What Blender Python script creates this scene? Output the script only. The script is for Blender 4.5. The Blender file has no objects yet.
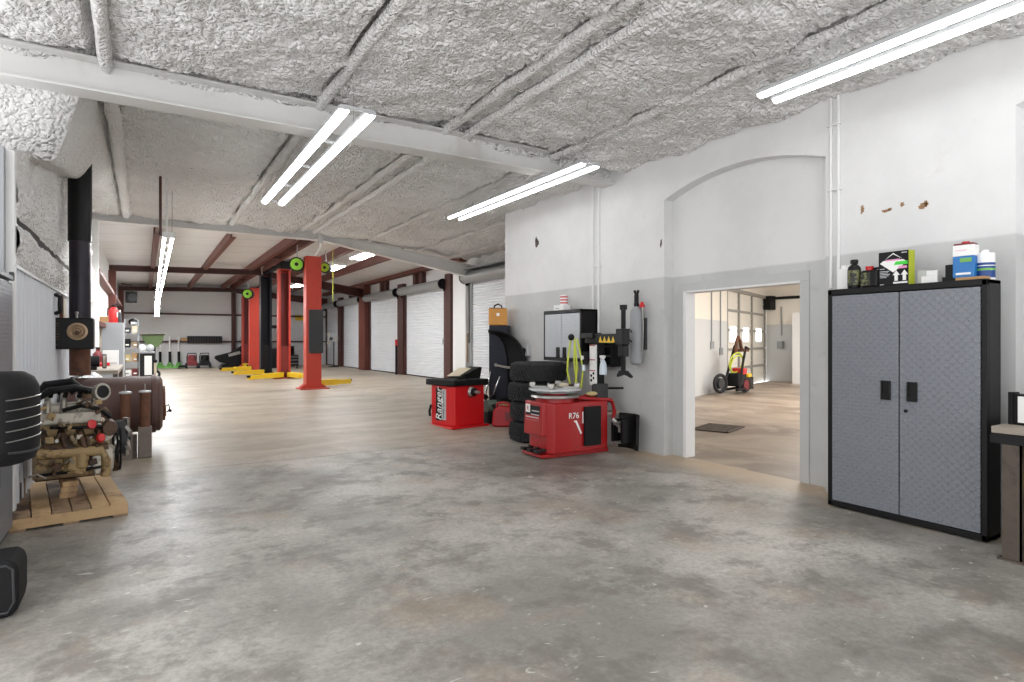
import bpy, bmesh, math, random
from math import pi, sin, cos, radians
from mathutils import Vector, Matrix, noise
random.seed(7)
C = bpy.context.scene.collection
SC = bpy.context.scene

# ---------------------------------------------------------------- materials
def lin(c):
    return tuple((v / 12.92 if v <= 0.04045 else ((v + 0.055) / 1.055) ** 2.4) for v in (x / 255.0 for x in c))

class NT:
    """small helper around a node tree"""
    def __init__(s, m):
        s.t = m.node_tree; s.n = s.t.nodes; s.l = s.t.links
    def link(s, a, b):
        if isinstance(a, bpy.types.NodeSocket): s.l.new(a, b)
        elif isinstance(a, (tuple, list)): b.default_value = (*a, 1.0) if len(a) == 3 and b.type == 'RGBA' else a
        else: b.default_value = a
    def math(s, op, a, b=0.0, c=None, clamp=False):
        n = s.n.new('ShaderNodeMath'); n.operation = op; n.use_clamp = clamp
        s.link(a, n.inputs[0]); s.link(b, n.inputs[1])
        if c is not None: s.link(c, n.inputs[2])
        return n.outputs[0]
    def pos(s):
        n = s.n.new('ShaderNodeTexCoord'); return n.outputs['Object']
    def sep(s, v):
        n = s.n.new('ShaderNodeSeparateXYZ'); s.l.new(v, n.inputs[0]); return n.outputs
    def scale(s, v, k):
        n = s.n.new('ShaderNodeMapping'); n.inputs['Scale'].default_value = k; s.l.new(v, n.inputs['Vector']); return n.outputs[0]
    def noise(s, v, sc, det=5.0, rough=0.6, dist=0.0):
        n = s.n.new('ShaderNodeTexNoise'); n.inputs['Scale'].default_value = sc; n.inputs['Detail'].default_value = det
        n.inputs['Roughness'].default_value = rough; n.inputs['Distortion'].default_value = dist
        s.l.new(v, n.inputs['Vector']); return n.outputs['Fac']
    def ramp(s, f, a, b):
        n = s.n.new('ShaderNodeMapRange'); n.interpolation_type = 'SMOOTHSTEP'
        n.inputs['From Min'].default_value = a; n.inputs['From Max'].default_value = b
        s.l.new(f, n.inputs['Value']); return n.outputs[0]
    def mix(s, f, a, b, mode='MIX'):
        n = s.n.new('ShaderNodeMix'); n.data_type = 'RGBA'; n.blend_type = mode
        s.link(f, n.inputs[0]); s.link(a, n.inputs[6]); s.link(b, n.inputs[7]); return n.outputs[2]
    def bump(s, h, st=0.5, d=0.01):
        n = s.n.new('ShaderNodeBump'); n.inputs['Strength'].default_value = st; n.inputs['Distance'].default_value = d
        s.l.new(h, n.inputs['Height']); return n.outputs[0]

def newmat(name):
    m = bpy.data.materials.new(name); m.use_nodes = True
    p = m.node_tree.nodes['Principled BSDF']
    return m, NT(m), p

def pm(name, col, rough=0.5, metal=0.0, var=0.10, vs=6.0, bump=0.0, bs=60.0, dirt=None, ds=3.0, dt=(0.5, 0.7), coat=0.0):
    """principled with soft procedural colour variation, optional worn patches and bump"""
    m, t, p = newmat(name)
    c = lin(col); v = t.pos()
    f = t.noise(v, vs)
    out = t.mix(f, tuple(x * (1 - var) for x in c), tuple(min(1, x * (1 + var)) for x in c))
    if dirt is not None:
        g = t.ramp(t.noise(v, ds, 7, 0.68), *dt)
        out = t.mix(g, out, lin(dirt))
    t.link(out, p.inputs['Base Color'])
    p.inputs['Roughness'].default_value = rough; p.inputs['Metallic'].default_value = metal
    p.inputs['Coat Weight'].default_value = coat
    if bump: t.link(t.bump(t.noise(v, bs, 4), bump, 0.004), p.inputs['Normal'])
    return m

def emat(name, col, s):
    m, t, p = newmat(name)
    p.inputs['Base Color'].default_value = (0.9, 0.9, 0.9, 1)
    p.inputs['Emission Color'].default_value = (*col, 1); p.inputs['Emission Strength'].default_value = s
    return m

def m_floor():
    m, t, p = newmat('polished_concrete'); v = t.pos(); x, y, z = t.sep(v)
    n1 = t.noise(v, 0.6, 7, 0.65, 0.2); n2 = t.noise(v, 2.1, 10, 0.74, 0.15); n3 = t.noise(v, 4.5, 10, 0.76, 0.1)
    c = t.mix(t.ramp(n1, 0.36, 0.66), lin((135, 132, 126)), lin((192, 188, 181)))
    c = t.mix(t.math('MULTIPLY', t.ramp(n2, 0.47, 0.62), 0.70), c, lin((108, 104, 97)))
    c = t.mix(t.math('MULTIPLY', t.ramp(n3, 0.55, 0.72), 0.55), c, lin((200, 196, 187)))
    br = t.math('MULTIPLY', t.ramp(t.noise(v, 1.1, 6, 0.65, 0.2), 0.52, 0.68), 0.5)
    c = t.mix(br, c, lin((165, 146, 124)))
    gr = t.noise(v, 26, 8, 0.8)
    c = t.mix(t.math('MULTIPLY', t.ramp(gr, 0.42, 0.60), 0.38), c, lin((112, 107, 99)))
    # old oil stain in front of the tyre changer
    d = t.math('POWER', t.math('ADD', t.math('POWER', t.math('MULTIPLY', t.math('SUBTRACT', x, 3.75), 0.9), 2.0), t.math('POWER', t.math('MULTIPLY', t.math('SUBTRACT', y, 5.35), 1.25), 2.0)), 0.5)
    st = t.math('MULTIPLY', t.math('SUBTRACT', 1.0, t.ramp(d, 0.15, 1.15)), t.ramp(n2, 0.30, 0.6))
    c = t.mix(t.math('MULTIPLY', st, 0.8), c, lin((88, 80, 75)))
    # pale worn flecks
    fl = t.ramp(t.noise(t.scale(v, (1.0, 2.2, 1)), 8.0, 4, 0.6, 0.6), 0.655, 0.72)
    c = t.mix(t.math('MULTIPLY', fl, 0.7), c, lin((215, 212, 206)))
    # tan dust by the block wall
    du = t.math('MULTIPLY', t.ramp(t.math('ADD', x, t.math('MULTIPLY', n2, 1.0)), 5.35, 5.95), t.math('SUBTRACT', 1.0, t.ramp(y, 5.6, 6.6)))
    c = t.mix(t.math('MULTIPLY', du, 0.8), c, lin((196, 174, 146)))
    # newer beige slab beyond the cold joint
    far = t.ramp(t.math('ADD', y, t.math('MULTIPLY', n2, 0.9)), 7.3, 8.6)
    fc = t.mix(t.ramp(t.noise(t.scale(v, (0.5, 1.6, 1)), 1.3, 6, 0.65, 0.5), 0.35, 0.68), lin((152, 139, 122)), lin((180, 168, 150)))
    c = t.mix(t.math('MULTIPLY', far, 0.85), c, fc)
    # the joint line
    j = t.math('ABSOLUTE', t.math('SUBTRACT', y, t.math('ADD', 7.42, t.math('MULTIPLY', t.noise(v, 1.5, 4), 0.10))))
    jl = t.math('SUBTRACT', 1.0, t.ramp(j, 0.006, 0.022))
    c = t.mix(t.math('MULTIPLY', jl, 0.7), c, lin((98, 88, 80)))
    t.link(c, p.inputs['Base Color'])
    r = t.math('ADD', 0.27, t.math('MULTIPLY', n2, 0.38)); t.link(r, p.inputs['Roughness'])
    p.inputs['Specular IOR Level'].default_value = 0.5
    t.link(t.bump(t.noise(v, 22, 6), 0.12, 0.004), p.inputs['Normal'])
    return m

def m_floor2():
    m, t, p = newmat('dusty_brown_concrete'); v = t.pos()
    c = t.mix(t.ramp(t.noise(t.scale(v, (1, 0.6, 1)), 0.9, 7, 0.66, 0.8), 0.36, 0.64), lin((128, 112, 98)), lin((170, 154, 138)))
    c = t.mix(t.math('MULTIPLY', t.ramp(t.noise(v, 2.4, 6, 0.7, 0.6), 0.56, 0.7), 0.5), c, lin((196, 186, 174)))
    t.link(c, p.inputs['Base Color']); p.inputs['Roughness'].default_value = 0.42
    return m

def m_wall():
    """two-tone painted block wall: white above 2.2 m, grey dado below"""
    m, t, p = newmat('two_tone_painted_wall'); v = t.pos(); x, y, z = t.sep(v)
    n = t.noise(v, 1.3, 6, 0.6); n2 = t.noise(v, 5.0, 7, 0.7)
    w = t.mix(t.ramp(n, 0.35, 0.7), lin((222, 222, 222)), lin((213, 213, 213)))
    w = t.mix(t.math('MULTIPLY', t.ramp(n2, 0.58, 0.74), 0.4), w, lin((205, 204, 202)))
    g = t.mix(t.ramp(n, 0.38, 0.66), lin((197, 198, 197)), lin((188, 189, 188)))
    g = t.mix(t.math('MULTIPLY', t.ramp(n2, 0.52, 0.7), 0.5), g, lin((176, 177, 177)))
    lo = t.math('SUBTRACT', 1.0, t.ramp(t.math('ADD', z, t.math('MULTIPLY', n2, 0.5)), 0.25, 1.5))
    g = t.mix(t.math('MULTIPLY', lo, 0.25), g, lin((178, 178, 177)))
    f = t.ramp(t.math('ADD', z, t.math('MULTIPLY', t.noise(v, 3, 3), 0.02)), 2.195, 2.225)
    t.link(t.mix(f, g, w), p.inputs['Base Color']); p.inputs['Roughness'].default_value = 0.62
    t.link(t.bump(t.noise(v, 9, 8, 0.7), 0.3, 0.012), p.inputs['Normal'])
    return m

def m_foam():
    m, t, p = newmat('sprayed_foam'); v = t.pos()
    n = t.noise(v, 0.8, 6, 0.6); n2 = t.noise(v, 14, 6, 0.7, 0.6)
    c = t.mix(t.ramp(n, 0.35, 0.68), lin((240, 239, 237)), lin((230, 228, 226)))
    c = t.mix(t.math('MULTIPLY', t.ramp(n2, 0.5, 0.72), 0.45), c, lin((226, 225, 222)))
    c = t.mix(t.math('MULTIPLY', t.ramp(t.noise(v, 2.2, 5, 0.6), 0.62, 0.78), 0.35), c, lin((178, 164, 146)))
    t.link(c, p.inputs['Base Color']); p.inputs['Roughness'].default_value = 0.8
    vo = t.n.new('ShaderNodeTexVoronoi'); vo.feature = 'SMOOTH_F1'; vo.inputs['Scale'].default_value = 30; vo.inputs['Smoothness'].default_value = 0.35
    dv = t.n.new('ShaderNodeVectorMath'); dv.operation = 'ADD'; nz = t.n.new('ShaderNodeTexNoise'); nz.inputs['Scale'].default_value = 9; t.l.new(v, nz.inputs['Vector'])
    sc = t.n.new('ShaderNodeVectorMath'); sc.operation = 'SCALE'; sc.inputs['Scale'].default_value = 0.09; t.l.new(nz.outputs['Color'], sc.inputs[0]); t.l.new(v, dv.inputs[0]); t.l.new(sc.outputs[0], dv.inputs[1]); t.l.new(dv.outputs[0], vo.inputs['Vector'])
    h = t.math('SUBTRACT', t.math('MULTIPLY', t.noise(v, 60, 3), 0.5), vo.outputs['Distance'])
    t.link(t.bump(h, 1.0, 0.035), p.inputs['Normal'])
    return m

def m_tread(name, dark, light, rough=0.38):
    """embossed tread plate: short raised bars alternating between the two diagonals"""
    m, t, p = newmat(name); v = t.pos(); x, y, z = t.sep(v)
    s = 0.030
    u = t.math('DIVIDE', y, s); w = t.math('DIVIDE', z, s)
    iu = t.math('FLOOR', u); iw = t.math('FLOOR', w)
    par = t.math('MODULO', t.math('ABSOLUTE', t.math('ADD', iu, iw)), 2.0)
    sg = t.math('SUBTRACT', t.math('MULTIPLY', par, 2.0), 1.0)
    fu = t.math('SUBTRACT', t.math('FRACT', u), 0.5); fw = t.math('SUBTRACT', t.math('FRACT', w), 0.5)
    a = t.math('ADD', fu, t.math('MULTIPLY', sg, fw)); b = t.math('SUBTRACT', fu, t.math('MULTIPLY', sg, fw))
    e = t.math('ADD', t.math('POWER', t.math('DIVIDE', a, 0.78), 2.0), t.math('POWER', t.math('DIVIDE', b, 0.26), 2.0))
    h = t.math('SUBTRACT', 1.0, t.ramp(e, 0.25, 1.0))
    c = t.mix(h, lin(dark), lin(light))
    c = t.mix(t.math('MULTIPLY', t.noise(v, 3), 0.25), c, lin(dark))
    t.link(c, p.inputs['Base Color']); p.inputs['Roughness'].default_value = rough; p.inputs['Metallic'].default_value = 0.1
    t.link(t.bump(h, 1.0, 0.009), p.inputs['Normal'])
    return m

def m_liner():
    """white roof blanket with faint seams every 1.2 m"""
    m, t, p = newmat('white_vinyl_blanket'); v = t.pos(); x, y, z = t.sep(v)
    f = t.math('ABSOLUTE', t.math('SUBTRACT', t.math('FRACT', t.math('DIVIDE', y, 1.22)), 0.5))
    sm = t.math('SUBTRACT', 1.0, t.ramp(f, 0.0, 0.025))
    c = t.mix(t.noise(v, 1.2), lin((222, 221, 220)), lin((206, 205, 204)))
    c = t.mix(t.math('MULTIPLY', sm, 0.6), c, lin((140, 136, 132)))
    t.link(c, p.inputs['Base Color']); p.inputs['Roughness'].default_value = 0.5
    t.link(t.bump(t.math('MULTIPLY', sm, -1.0), 0.6, 0.03), p.inputs['Normal'])
    return m

def m_tire():
    m, t, p = newmat('tire_rubber'); v = t.pos()
    c = t.mix(t.noise(v, 18, 5), lin((27, 27, 29)), lin((54, 55, 56)))
    t.link(c, p.inputs['Base Color']); p.inputs['Roughness'].default_value = 0.75
    t.link(t.bump(t.noise(v, 60, 3), 0.3, 0.004), p.inputs['Normal'])
    return m

M = dict(
    floor=m_floor(), floor2=m_floor2(), wall=m_wall(), foam=m_foam(), liner=m_liner(), tire=m_tire(),
    tread=m_tread('grey_tread_plate', (122, 126, 133), (142, 146, 153)), tread_l=m_tread('pale_tread_plate', (186, 189, 194), (206, 208, 212)),
    white=pm('white_paint', (226, 226, 225), 0.5, var=0.04, bump=0.1, bs=12), beam=pm('white_beam_paint', (214, 213, 211), 0.5, var=0.04, dirt=(196, 194, 190), ds=1.5),
    foamlite=pm('painted_foam_rib', (216, 214, 211), 0.75, var=0.1, vs=9, bump=0.8, bs=30, dirt=(182, 176, 168), ds=4),
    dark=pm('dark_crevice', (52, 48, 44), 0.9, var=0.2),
    cmu=pm('white_metal_liner', (214, 217, 222), 0.42, var=0.05, vs=2), farw=pm('far_wall_liner', (214, 214, 214), 0.6, var=0.05, vs=1.2, bump=0.15, bs=6),
    redox=pm('red_oxide_primer', (96, 46, 34), 0.55, var=0.16, vs=4), redox_d=pm('dark_red_oxide', (70, 36, 30), 0.55, var=0.16, vs=4),
    curtain=pm('white_slat_steel', (222, 224, 228), 0.42, var=0.04, vs=2), drum=pm('galvanised_grey', (158, 160, 160), 0.4, 0.35, var=0.08, vs=5),
    black=pm('black_enamel', (14, 14, 15), 0.45, var=0.15), blk2=pm('black_plastic', (17, 17, 19), 0.55, var=0.2, bump=0.1), blkr=pm('black_rubber', (20, 20, 22), 0.7, var=0.2, bump=0.2),
    navy=pm('dark_navy_panel', (30, 32, 46), 0.5, var=0.12, bump=0.1), grey=pm('grey_enamel', (150, 153, 156), 0.45, var=0.06), grey_l=pm('light_grey_enamel', (190, 192, 194), 0.45, var=0.06),
    grey_d=pm('dark_grey_rubber', (54, 55, 57), 0.7, var=0.1), steel=pm('bare_steel', (168, 166, 162), 0.35, 0.8, var=0.12, vs=14), chrome=pm('chrome', (210, 210, 212), 0.15, 1.0, var=0.03),
    liftred=pm('lift_red', (180, 54, 36), 0.45, var=0.12, vs=3, dirt=(140, 44, 32), ds=6, dt=(0.56, 0.75)), liftdk=pm('lift_dark_red', (120, 30, 24), 0.5, var=0.15, vs=3),
    liftblk=pm('lift_blue_black', (20, 23, 32), 0.45, var=0.15), yel=pm('arm_yellow', (226, 186, 36), 0.45, var=0.1, dirt=(150, 120, 40), ds=7, dt=(0.58, 0.75)),
    green=pm('lime_green', (150, 214, 50), 0.45, var=0.06), hose=pm('yellow_green_hose', (196, 208, 70), 0.45, var=0.06),
    tcred=pm('machine_red', (158, 18, 22), 0.35, var=0.12, vs=4, dirt=(96, 18, 20), ds=5, dt=(0.6, 0.78)), wbred=pm('balancer_red', (208, 22, 28), 0.32, var=0.06),
    red=pm('signal_red', (200, 32, 34), 0.4, var=0.08), gasred=pm('red_polyethylene', (176, 34, 42), 0.45, var=0.1),
    rust=pm('rusty_steel', (98, 74, 68), 0.65, 0.1, var=0.25, vs=3, bump=0.3, bs=30, dirt=(70, 52, 50), ds=2.2), rustp=pm('rusted_pipe', (108, 70, 50), 0.7, 0.1, var=0.3, vs=9, bump=0.3, bs=40, dirt=(60, 44, 38), ds=5),
    stovep=pm('black_stovepipe', (40, 36, 44), 0.42, 0.3, var=0.1), timber=pm('old_grey_timber', (122, 112, 104), 0.8, var=0.2, vs=5, bump=0.3),
    pine=pm('pallet_pine', (196, 164, 122), 0.75, var=0.2, vs=4, bump=0.3, bs=25, dirt=(128, 100, 74), ds=3.2, dt=(0.5, 0.72)), pined=pm('oily_pallet_board', (150, 124, 98), 0.72, var=0.25, vs=4, bump=0.3, bs=25, dirt=(66, 48, 38), ds=2.6, dt=(0.48, 0.62)),
    eng=pm('greasy_cast_iron', (150, 132, 104), 0.6, 0.3, var=0.3, vs=8, bump=0.5, bs=30, dirt=(62, 50, 40), ds=9, dt=(0.46, 0.66)), engd=pm('oil_soaked_iron', (88, 64, 44), 0.55, 0.3, var=0.35, vs=9, bump=0.5, bs=30, dirt=(34, 26, 22), ds=8, dt=(0.42, 0.62)),
    engy=pm('dirty_ochre_casting', (160, 136, 96), 0.6, 0.2, var=0.3, vs=9, bump=0.4, dirt=(70, 50, 34), ds=10, dt=(0.5, 0.66)), alu=pm('dull_aluminium', (172, 166, 154), 0.45, 0.6, var=0.2, vs=12, dirt=(90, 84, 76), ds=12),
    beige=pm('speckled_beige', (206, 194, 170), 0.6, var=0.15, vs=20), orange=pm('tan_orange_case', (204, 142, 62), 0.55, var=0.12), card=pm('brown_cardboard', (176, 138, 96), 0.8, var=0.1),
    blue=pm('label_blue', (28, 110, 178), 0.4, var=0.08), blued=pm('deep_blue', (20, 62, 128), 0.4, var=0.08), paper=pm('white_label', (236, 236, 234), 0.55, var=0.03), olive=pm('olive_label', (110, 112, 72), 0.5, var=0.4, vs=40, dirt=(30, 32, 27), ds=34, dt=(0.42, 0.54)),
    lime=pm('lime_card', (178, 190, 40), 0.6, var=0.1), fgreen=pm('bright_green_label', (60, 205, 60), 0.5, var=0.05), plgreen=pm('garden_green', (84, 104, 60), 0.6, var=0.2), ltgreen=pm('leaf_rake_green', (110, 170, 84), 0.6, var=0.15),
    tan=pm('tan_canvas', (190, 172, 122), 0.8, var=0.15), bottle=pm('translucent_white_plastic', (206, 218, 228), 0.3, var=0.04), steelleg=pm('dirty_angle_iron', (88, 78, 70), 0.6, 0.3, var=0.3, vs=10, dirt=(40, 34, 30), ds=7), shelfw=pm('worn_bench_top', (150, 140, 128), 0.7, var=0.2, vs=8),
    brick=pm('exposed_brick', (150, 116, 86), 0.9, var=0.25, vs=20, bump=0.5), brass=pm('brassy_vent', (160, 136, 108), 0.35, 0.4, var=0.15), plank=pm('wood_handle', (196, 180, 150), 0.6, var=0.1),
    glow=emat('led_glow', (0.99, 0.995, 1.0), 7.6), glow2=emat('high_bay_glow', (0.97, 0.99, 1.0), 48.0), glow3=emat('far_led_glow', (0.96, 0.985, 1.0), 92.0), day=emat('daylight_pane', (0.95, 0.98, 1.0), 4.0),
    pink=pm('pink_label', (224, 150, 190), 0.5, var=0.03), mower_red=pm('mower_dark_red', (120, 36, 40), 0.4, var=0.1), door2=pm('cream_door_panel', (226, 222, 212), 0.5, var=0.05),
)

for k_ in ('black', 'blk2', 'blkr', 'navy', 'liftblk', 'tire'): M[k_].node_tree.nodes['Principled BSDF'].inputs['Specular IOR Level'].default_value = 0.28

# ---------------------------------------------------------------- mesh builder
class B:
    def __init__(s): s.bm = bmesh.new()
    def _add(s, verts, faces, mi=0):
        vs = [s.bm.verts.new(v) for v in verts]
        for f in faces:
            try: s.bm.faces.new([vs[i] for i in f]).material_index = mi
            except ValueError: pass
        return vs
    def box(s, x0, x1, y0, y1, z0, z1, R=None):
        c = Vector(((x0 + x1) / 2, (y0 + y1) / 2, (z0 + z1) / 2)); h = Vector((abs(x1 - x0) / 2, abs(y1 - y0) / 2, abs(z1 - z0) / 2))
        vs = []
        for k in range(8):
            d = Vector((h.x * (1 if k & 1 else -1), h.y * (1 if k & 2 else -1), h.z * (1 if k & 4 else -1)))
            vs.append(c + (R @ d if R else d))
        s._add(vs, [(0, 2, 3, 1), (4, 5, 7, 6), (0, 1, 5, 4), (2, 6, 7, 3), (0, 4, 6, 2), (1, 3, 7, 5)]); return s
    def bar(s, p, q, w, h, up=(0, 0, 1)):
        """rectangular bar from p to q, w wide and h along up"""
        p = Vector(p); q = Vector(q); d = (q - p).normalized(); u = Vector(up); sd = d.cross(u)
        if sd.length < 1e-5: sd = d.cross(Vector((0, 1, 0)))
        sd.normalize(); u = sd.cross(d).normalized(); a = sd * w / 2; b = u * h / 2
        s._add([p - a - b, p + a - b, p + a + b, p - a + b, q - a - b, q + a - b, q + a + b, q - a + b],
               [(0, 3, 2, 1), (4, 5, 6, 7), (0, 1, 5, 4), (1, 2, 6, 5), (2, 3, 7, 6), (3, 0, 4, 7)]); return s
    def cyl(s, p, q, r, r2=None, n=16, caps=True):
        p = Vector(p); q = Vector(q); d = (q - p).normalized(); a = d.orthogonal().normalized(); b = d.cross(a); r2 = r if r2 is None else r2
        A = [p + (a * cos(2 * pi * i / n) + b * sin(2 * pi * i / n)) * r for i in range(n)]
        Q = [q + (a * cos(2 * pi * i / n) + b * sin(2 * pi * i / n)) * r2 for i in range(n)]
        f = [(i, (i + 1) % n, n + (i + 1) % n, n + i) for i in range(n)]
        if caps: f += [tuple(reversed(range(n))), tuple(range(n, 2 * n))]
        s._add(A + Q, f); return s
    def tube(s, pts, r, n=8):
        pts = [Vector(p) for p in pts]; rings = []
        a = None
        for i, p in enumerate(pts):
            d = (pts[min(i + 1, len(pts) - 1)] - pts[max(i - 1, 0)]).normalized()
            a = d.orthogonal().normalized() if a is None else (a - d * a.dot(d)).normalized()
            b = d.cross(a); rr = r[i] if isinstance(r, (list, tuple)) else r
            rings.append([p + (a * cos(2 * pi * k / n) + b * sin(2 * pi * k / n)) * rr for k in range(n)])
        vs = [v for g in rings for v in g]; f = []
        for i in range(len(pts) - 1):
            f += [(i * n + k, i * n + (k + 1) % n, (i + 1) * n + (k + 1) % n, (i + 1) * n + k) for k in range(n)]
        f += [tuple(reversed(range(n))), tuple(range((len(pts) - 1) * n, len(pts) * n))]
        s._add(vs, f); return s
    def lathe(s, prof, o=(0, 0, 0), d=(0, 0, 1), n=28):
        """profile of (radius, height) pairs turned round axis d at o"""
        o = Vector(o); d = Vector(d).normalized(); a = d.orthogonal().normalized(); b = d.cross(a); vs = []; f = []
        for r, h in prof:
            r = max(r, 1e-4)
            vs += [o + d * h + (a * cos(2 * pi * k / n) + b * sin(2 * pi * k / n)) * r for k in range(n)]
        for i in range(len(prof) - 1):
            f += [(i * n + k, i * n + (k + 1) % n, (i + 1) * n + (k + 1) % n, (i + 1) * n + k) for k in range(n)]
        f += [tuple(reversed(range(n))), tuple(range((len(prof) - 1) * n, len(prof) * n))]
        s._add(vs, f); return s
    def prism(s, poly, ax, a0, a1):
        """2-D polygon pushed along an axis: x takes (y,z), y takes (x,z), z takes (x,y)"""
        def P(u, v, w): return {'x': (w, u, v), 'y': (u, w, v), 'z': (u, v, w)}[ax]
        n = len(poly)
        s._add([P(u, v, a0) for u, v in poly] + [P(u, v, a1) for u, v in poly],
               [tuple(range(n)), tuple(reversed(range(n, 2 * n)))] + [(i, n + i, n + (i + 1) % n, (i + 1) % n) for i in range(n)]); return s
    def sph(s, c, r, n=14, sc=(1, 1, 1)):
        c = Vector(c); m = n // 2; vs = []; f = []
        for i in range(m + 1):
            th = pi * i / m
            for k in range(n):
                ph = 2 * pi * k / n; rr = max(sin(th), 1e-3)
                vs.append(c + Vector((rr * cos(ph) * sc[0], rr * sin(ph) * sc[1], cos(th) * sc[2])) * r)
        for i in range(m):
            f += [(i * n + k, (i + 1) * n + k, (i + 1) * n + (k + 1) % n, i * n + (k + 1) % n) for k in range(n)]
        s._add(vs, f); return s
    def torus(s, c, R, r, d=(0, 0, 1), n=28, m=10):
        c = Vector(c); d = Vector(d).normalized(); a = d.orthogonal().normalized(); b = d.cross(a); vs = []; f = []
        for i in range(n):
            e = a * cos(2 * pi * i / n) + b * sin(2 * pi * i / n)
            for k in range(m):
                q = 2 * pi * k / m; vs.append(c + e * (R + r * cos(q)) + d * r * sin(q))
        for i in range(n):
            for k in range(m):
                j = (i + 1) % n; l = (k + 1) % m; f.append((i * m + k, j * m + k, j * m + l, i * m + l))
        s._add(vs, f); return s
    def grid(s, nu, nv, fn):
        vs = [fn(i / nu, j / nv) for i in range(nu + 1) for j in range(nv + 1)]; w = nv + 1
        s._add(vs, [(i * w + j, (i + 1) * w + j, (i + 1) * w + j + 1, i * w + j + 1) for i in range(nu) for j in range(nv)]); return s
    def xf(s, mat): s.bm.transform(mat); return s
    def mk(s, name, mat, parent=None, smooth=False, bev=0.0, seg=2):
        bmesh.ops.recalc_face_normals(s.bm, faces=s.bm.faces[:])
        me = bpy.data.meshes.new(name); s.bm.to_mesh(me); s.bm.free()
        me.materials.append(M[mat] if isinstance(mat, str) else mat)
        if smooth:
            me.polygons.foreach_set('use_smooth', [True] * len(me.polygons))
            if smooth != 'all': me.set_sharp_from_angle(angle=radians(38))
        o = bpy.data.objects.new(name, me); C.objects.link(o)
        if parent: o.parent = parent
        if bev:
            b = o.modifiers.new('edge', 'BEVEL'); b.width = bev; b.segments = seg; b.limit_method = 'ANGLE'; b.angle_limit = radians(40)
        return o

def bx(*a): return B().box(*a)
def tag(o, label, cat, group=None):
    o['label'] = label; o['category'] = cat
    if group: o['group'] = group
    return o
def thing(name, label, cat, loc=(0, 0, 0), rz=0.0, group=None):
    o = bpy.data.objects.new(name, None); C.objects.link(o); o.location = loc; o.rotation_euler = (0, 0, rz); o.empty_display_size = 0.1
    return tag(o, label, cat, group)
def st(name, b, mat, parent=None, **k):
    o = b.mk(name, mat, parent, **k)
    if parent is None: o['kind'] = 'structure'
    return o
def dup(root, loc, label, rz=None):
    r = root.copy(); C.objects.link(r); r.location = loc; r['label'] = label
    if rz is not None: r.rotation_euler = (0, 0, rz)
    for ch in list(root.children):
        c = ch.copy(); C.objects.link(c); c.parent = r
        for g in list(ch.children):
            d = g.copy(); C.objects.link(d); d.parent = c
    return r
def lettering(name, txt, size, mat, mtx, parent, depth=0.002, shear=0.0):
    """flat raised letters placed by a matrix (text runs along local x, faces local z)"""
    cu = bpy.data.curves.new(name, 'FONT'); cu.body = txt; cu.size = size; cu.extrude = depth; cu.shear = shear; cu.align_x = 'CENTER'; cu.align_y = 'CENTER'
    t = bpy.data.objects.new(name, cu); C.objects.link(t)
    dg = bpy.context.evaluated_depsgraph_get(); me = bpy.data.meshes.new_from_object(t.evaluated_get(dg))
    bpy.data.objects.remove(t); me.transform(mtx); me.materials.clear(); me.materials.append(M[mat])
    o = bpy.data.objects.new(name, me); C.objects.link(o); o.parent = parent
    return o
def frame3(o, xdir, ydir):
    x = Vector(xdir).normalized(); y = Vector(ydir).normalized(); z = x.cross(y)
    return Matrix(((x.x, y.x, z.x, o[0]), (x.y, y.y, z.y, o[1]), (x.z, y.z, z.z, o[2]), (0, 0, 0, 1)))
def zf(y): return 0.0 if y < 7.5 else min(0.31, (y - 7.5) / 5.8 * 0.31)
def smooth01(t): t = max(0.0, min(1.0, t)); return t * t * (3 - 2 * t)
FAR = 0.31
# ================================================================= THE SETTING
XW = 5.45
# floor: near slab level, then rising gently past the joint to the far shop's slab
b = B()
for y0, y1, z0, z1, x1 in ((-2.5, 7.5, 0, 0, 5.62), (7.5, 9.0, 0, zf(9.0), 5.62), (9.0, 13.3, zf(9.0), FAR, 7.5), (13.3, 29.0, FAR, FAR, 7.5)):
    n = max(1, int((y1 - y0) / 1.5))
    for i in range(n):
        a0 = i / n; a1 = (i + 1) / n
        b._add([(-1.45, y0 + (y1 - y0) * a0, z0 + (z1 - z0) * a0), (x1, y0 + (y1 - y0) * a0, z0 + (z1 - z0) * a0), (x1, y0 + (y1 - y0) * a1, z0 + (z1 - z0) * a1), (-1.45, y0 + (y1 - y0) * a1, z0 + (z1 - z0) * a1)], [(0, 1, 2, 3)])
st('floor', b, 'floor')
b = B(); b._add([(5.62, -2.5, 0), (24, -2.5, 0), (24, 15, 0), (5.62, 9.0, 0)], [(0, 1, 2, 3)])
st('floor', b, 'floor2')

# right block wall: outer skin with two arched recesses, inner skin with the doorway
def arch(y0, y1, spring, rise, n=18):
    return [(y0 + (y1 - y0) * i / n, spring + rise * (1 - (2 * i / n - 1) ** 2)) for i in range(n + 1)]
b = B(); TOP = 4.0
b.prism([(1.82, 0), (3.26, 0), (3.26, TOP), (1.82, TOP)], 'x', XW, XW + 0.15)
b.prism([(5.31, 0), (9.12, 0), (9.12, TOP), (5.31, TOP)], 'x', XW, XW + 0.15)
b.prism([(-2.5, 0), (-0.23, 0), (-0.23, TOP), (-2.5, TOP)], 'x', XW, XW + 0.15)
for y0, y1 in ((3.26, 5.31), (-0.23, 1.82)):
    p = arch(y0, y1, 3.14, 0.19)
    for (ya, za), (yb, zb) in zip(p, p[1:]):
        b.prism([(ya, za), (yb, zb), (yb, TOP), (ya, TOP)], 'x', XW, XW + 0.15)
D0, D1, DH = 3.61, 5.11, 2.01
for y0, y1, z0, z1 in ((-2.5, D0, 0, TOP), (D1, 9.12, 0, TOP), (D0, D1, DH, TOP)):
    b.box(XW + 0.15, XW + 0.28, y0, y1, z0, z1)
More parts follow.
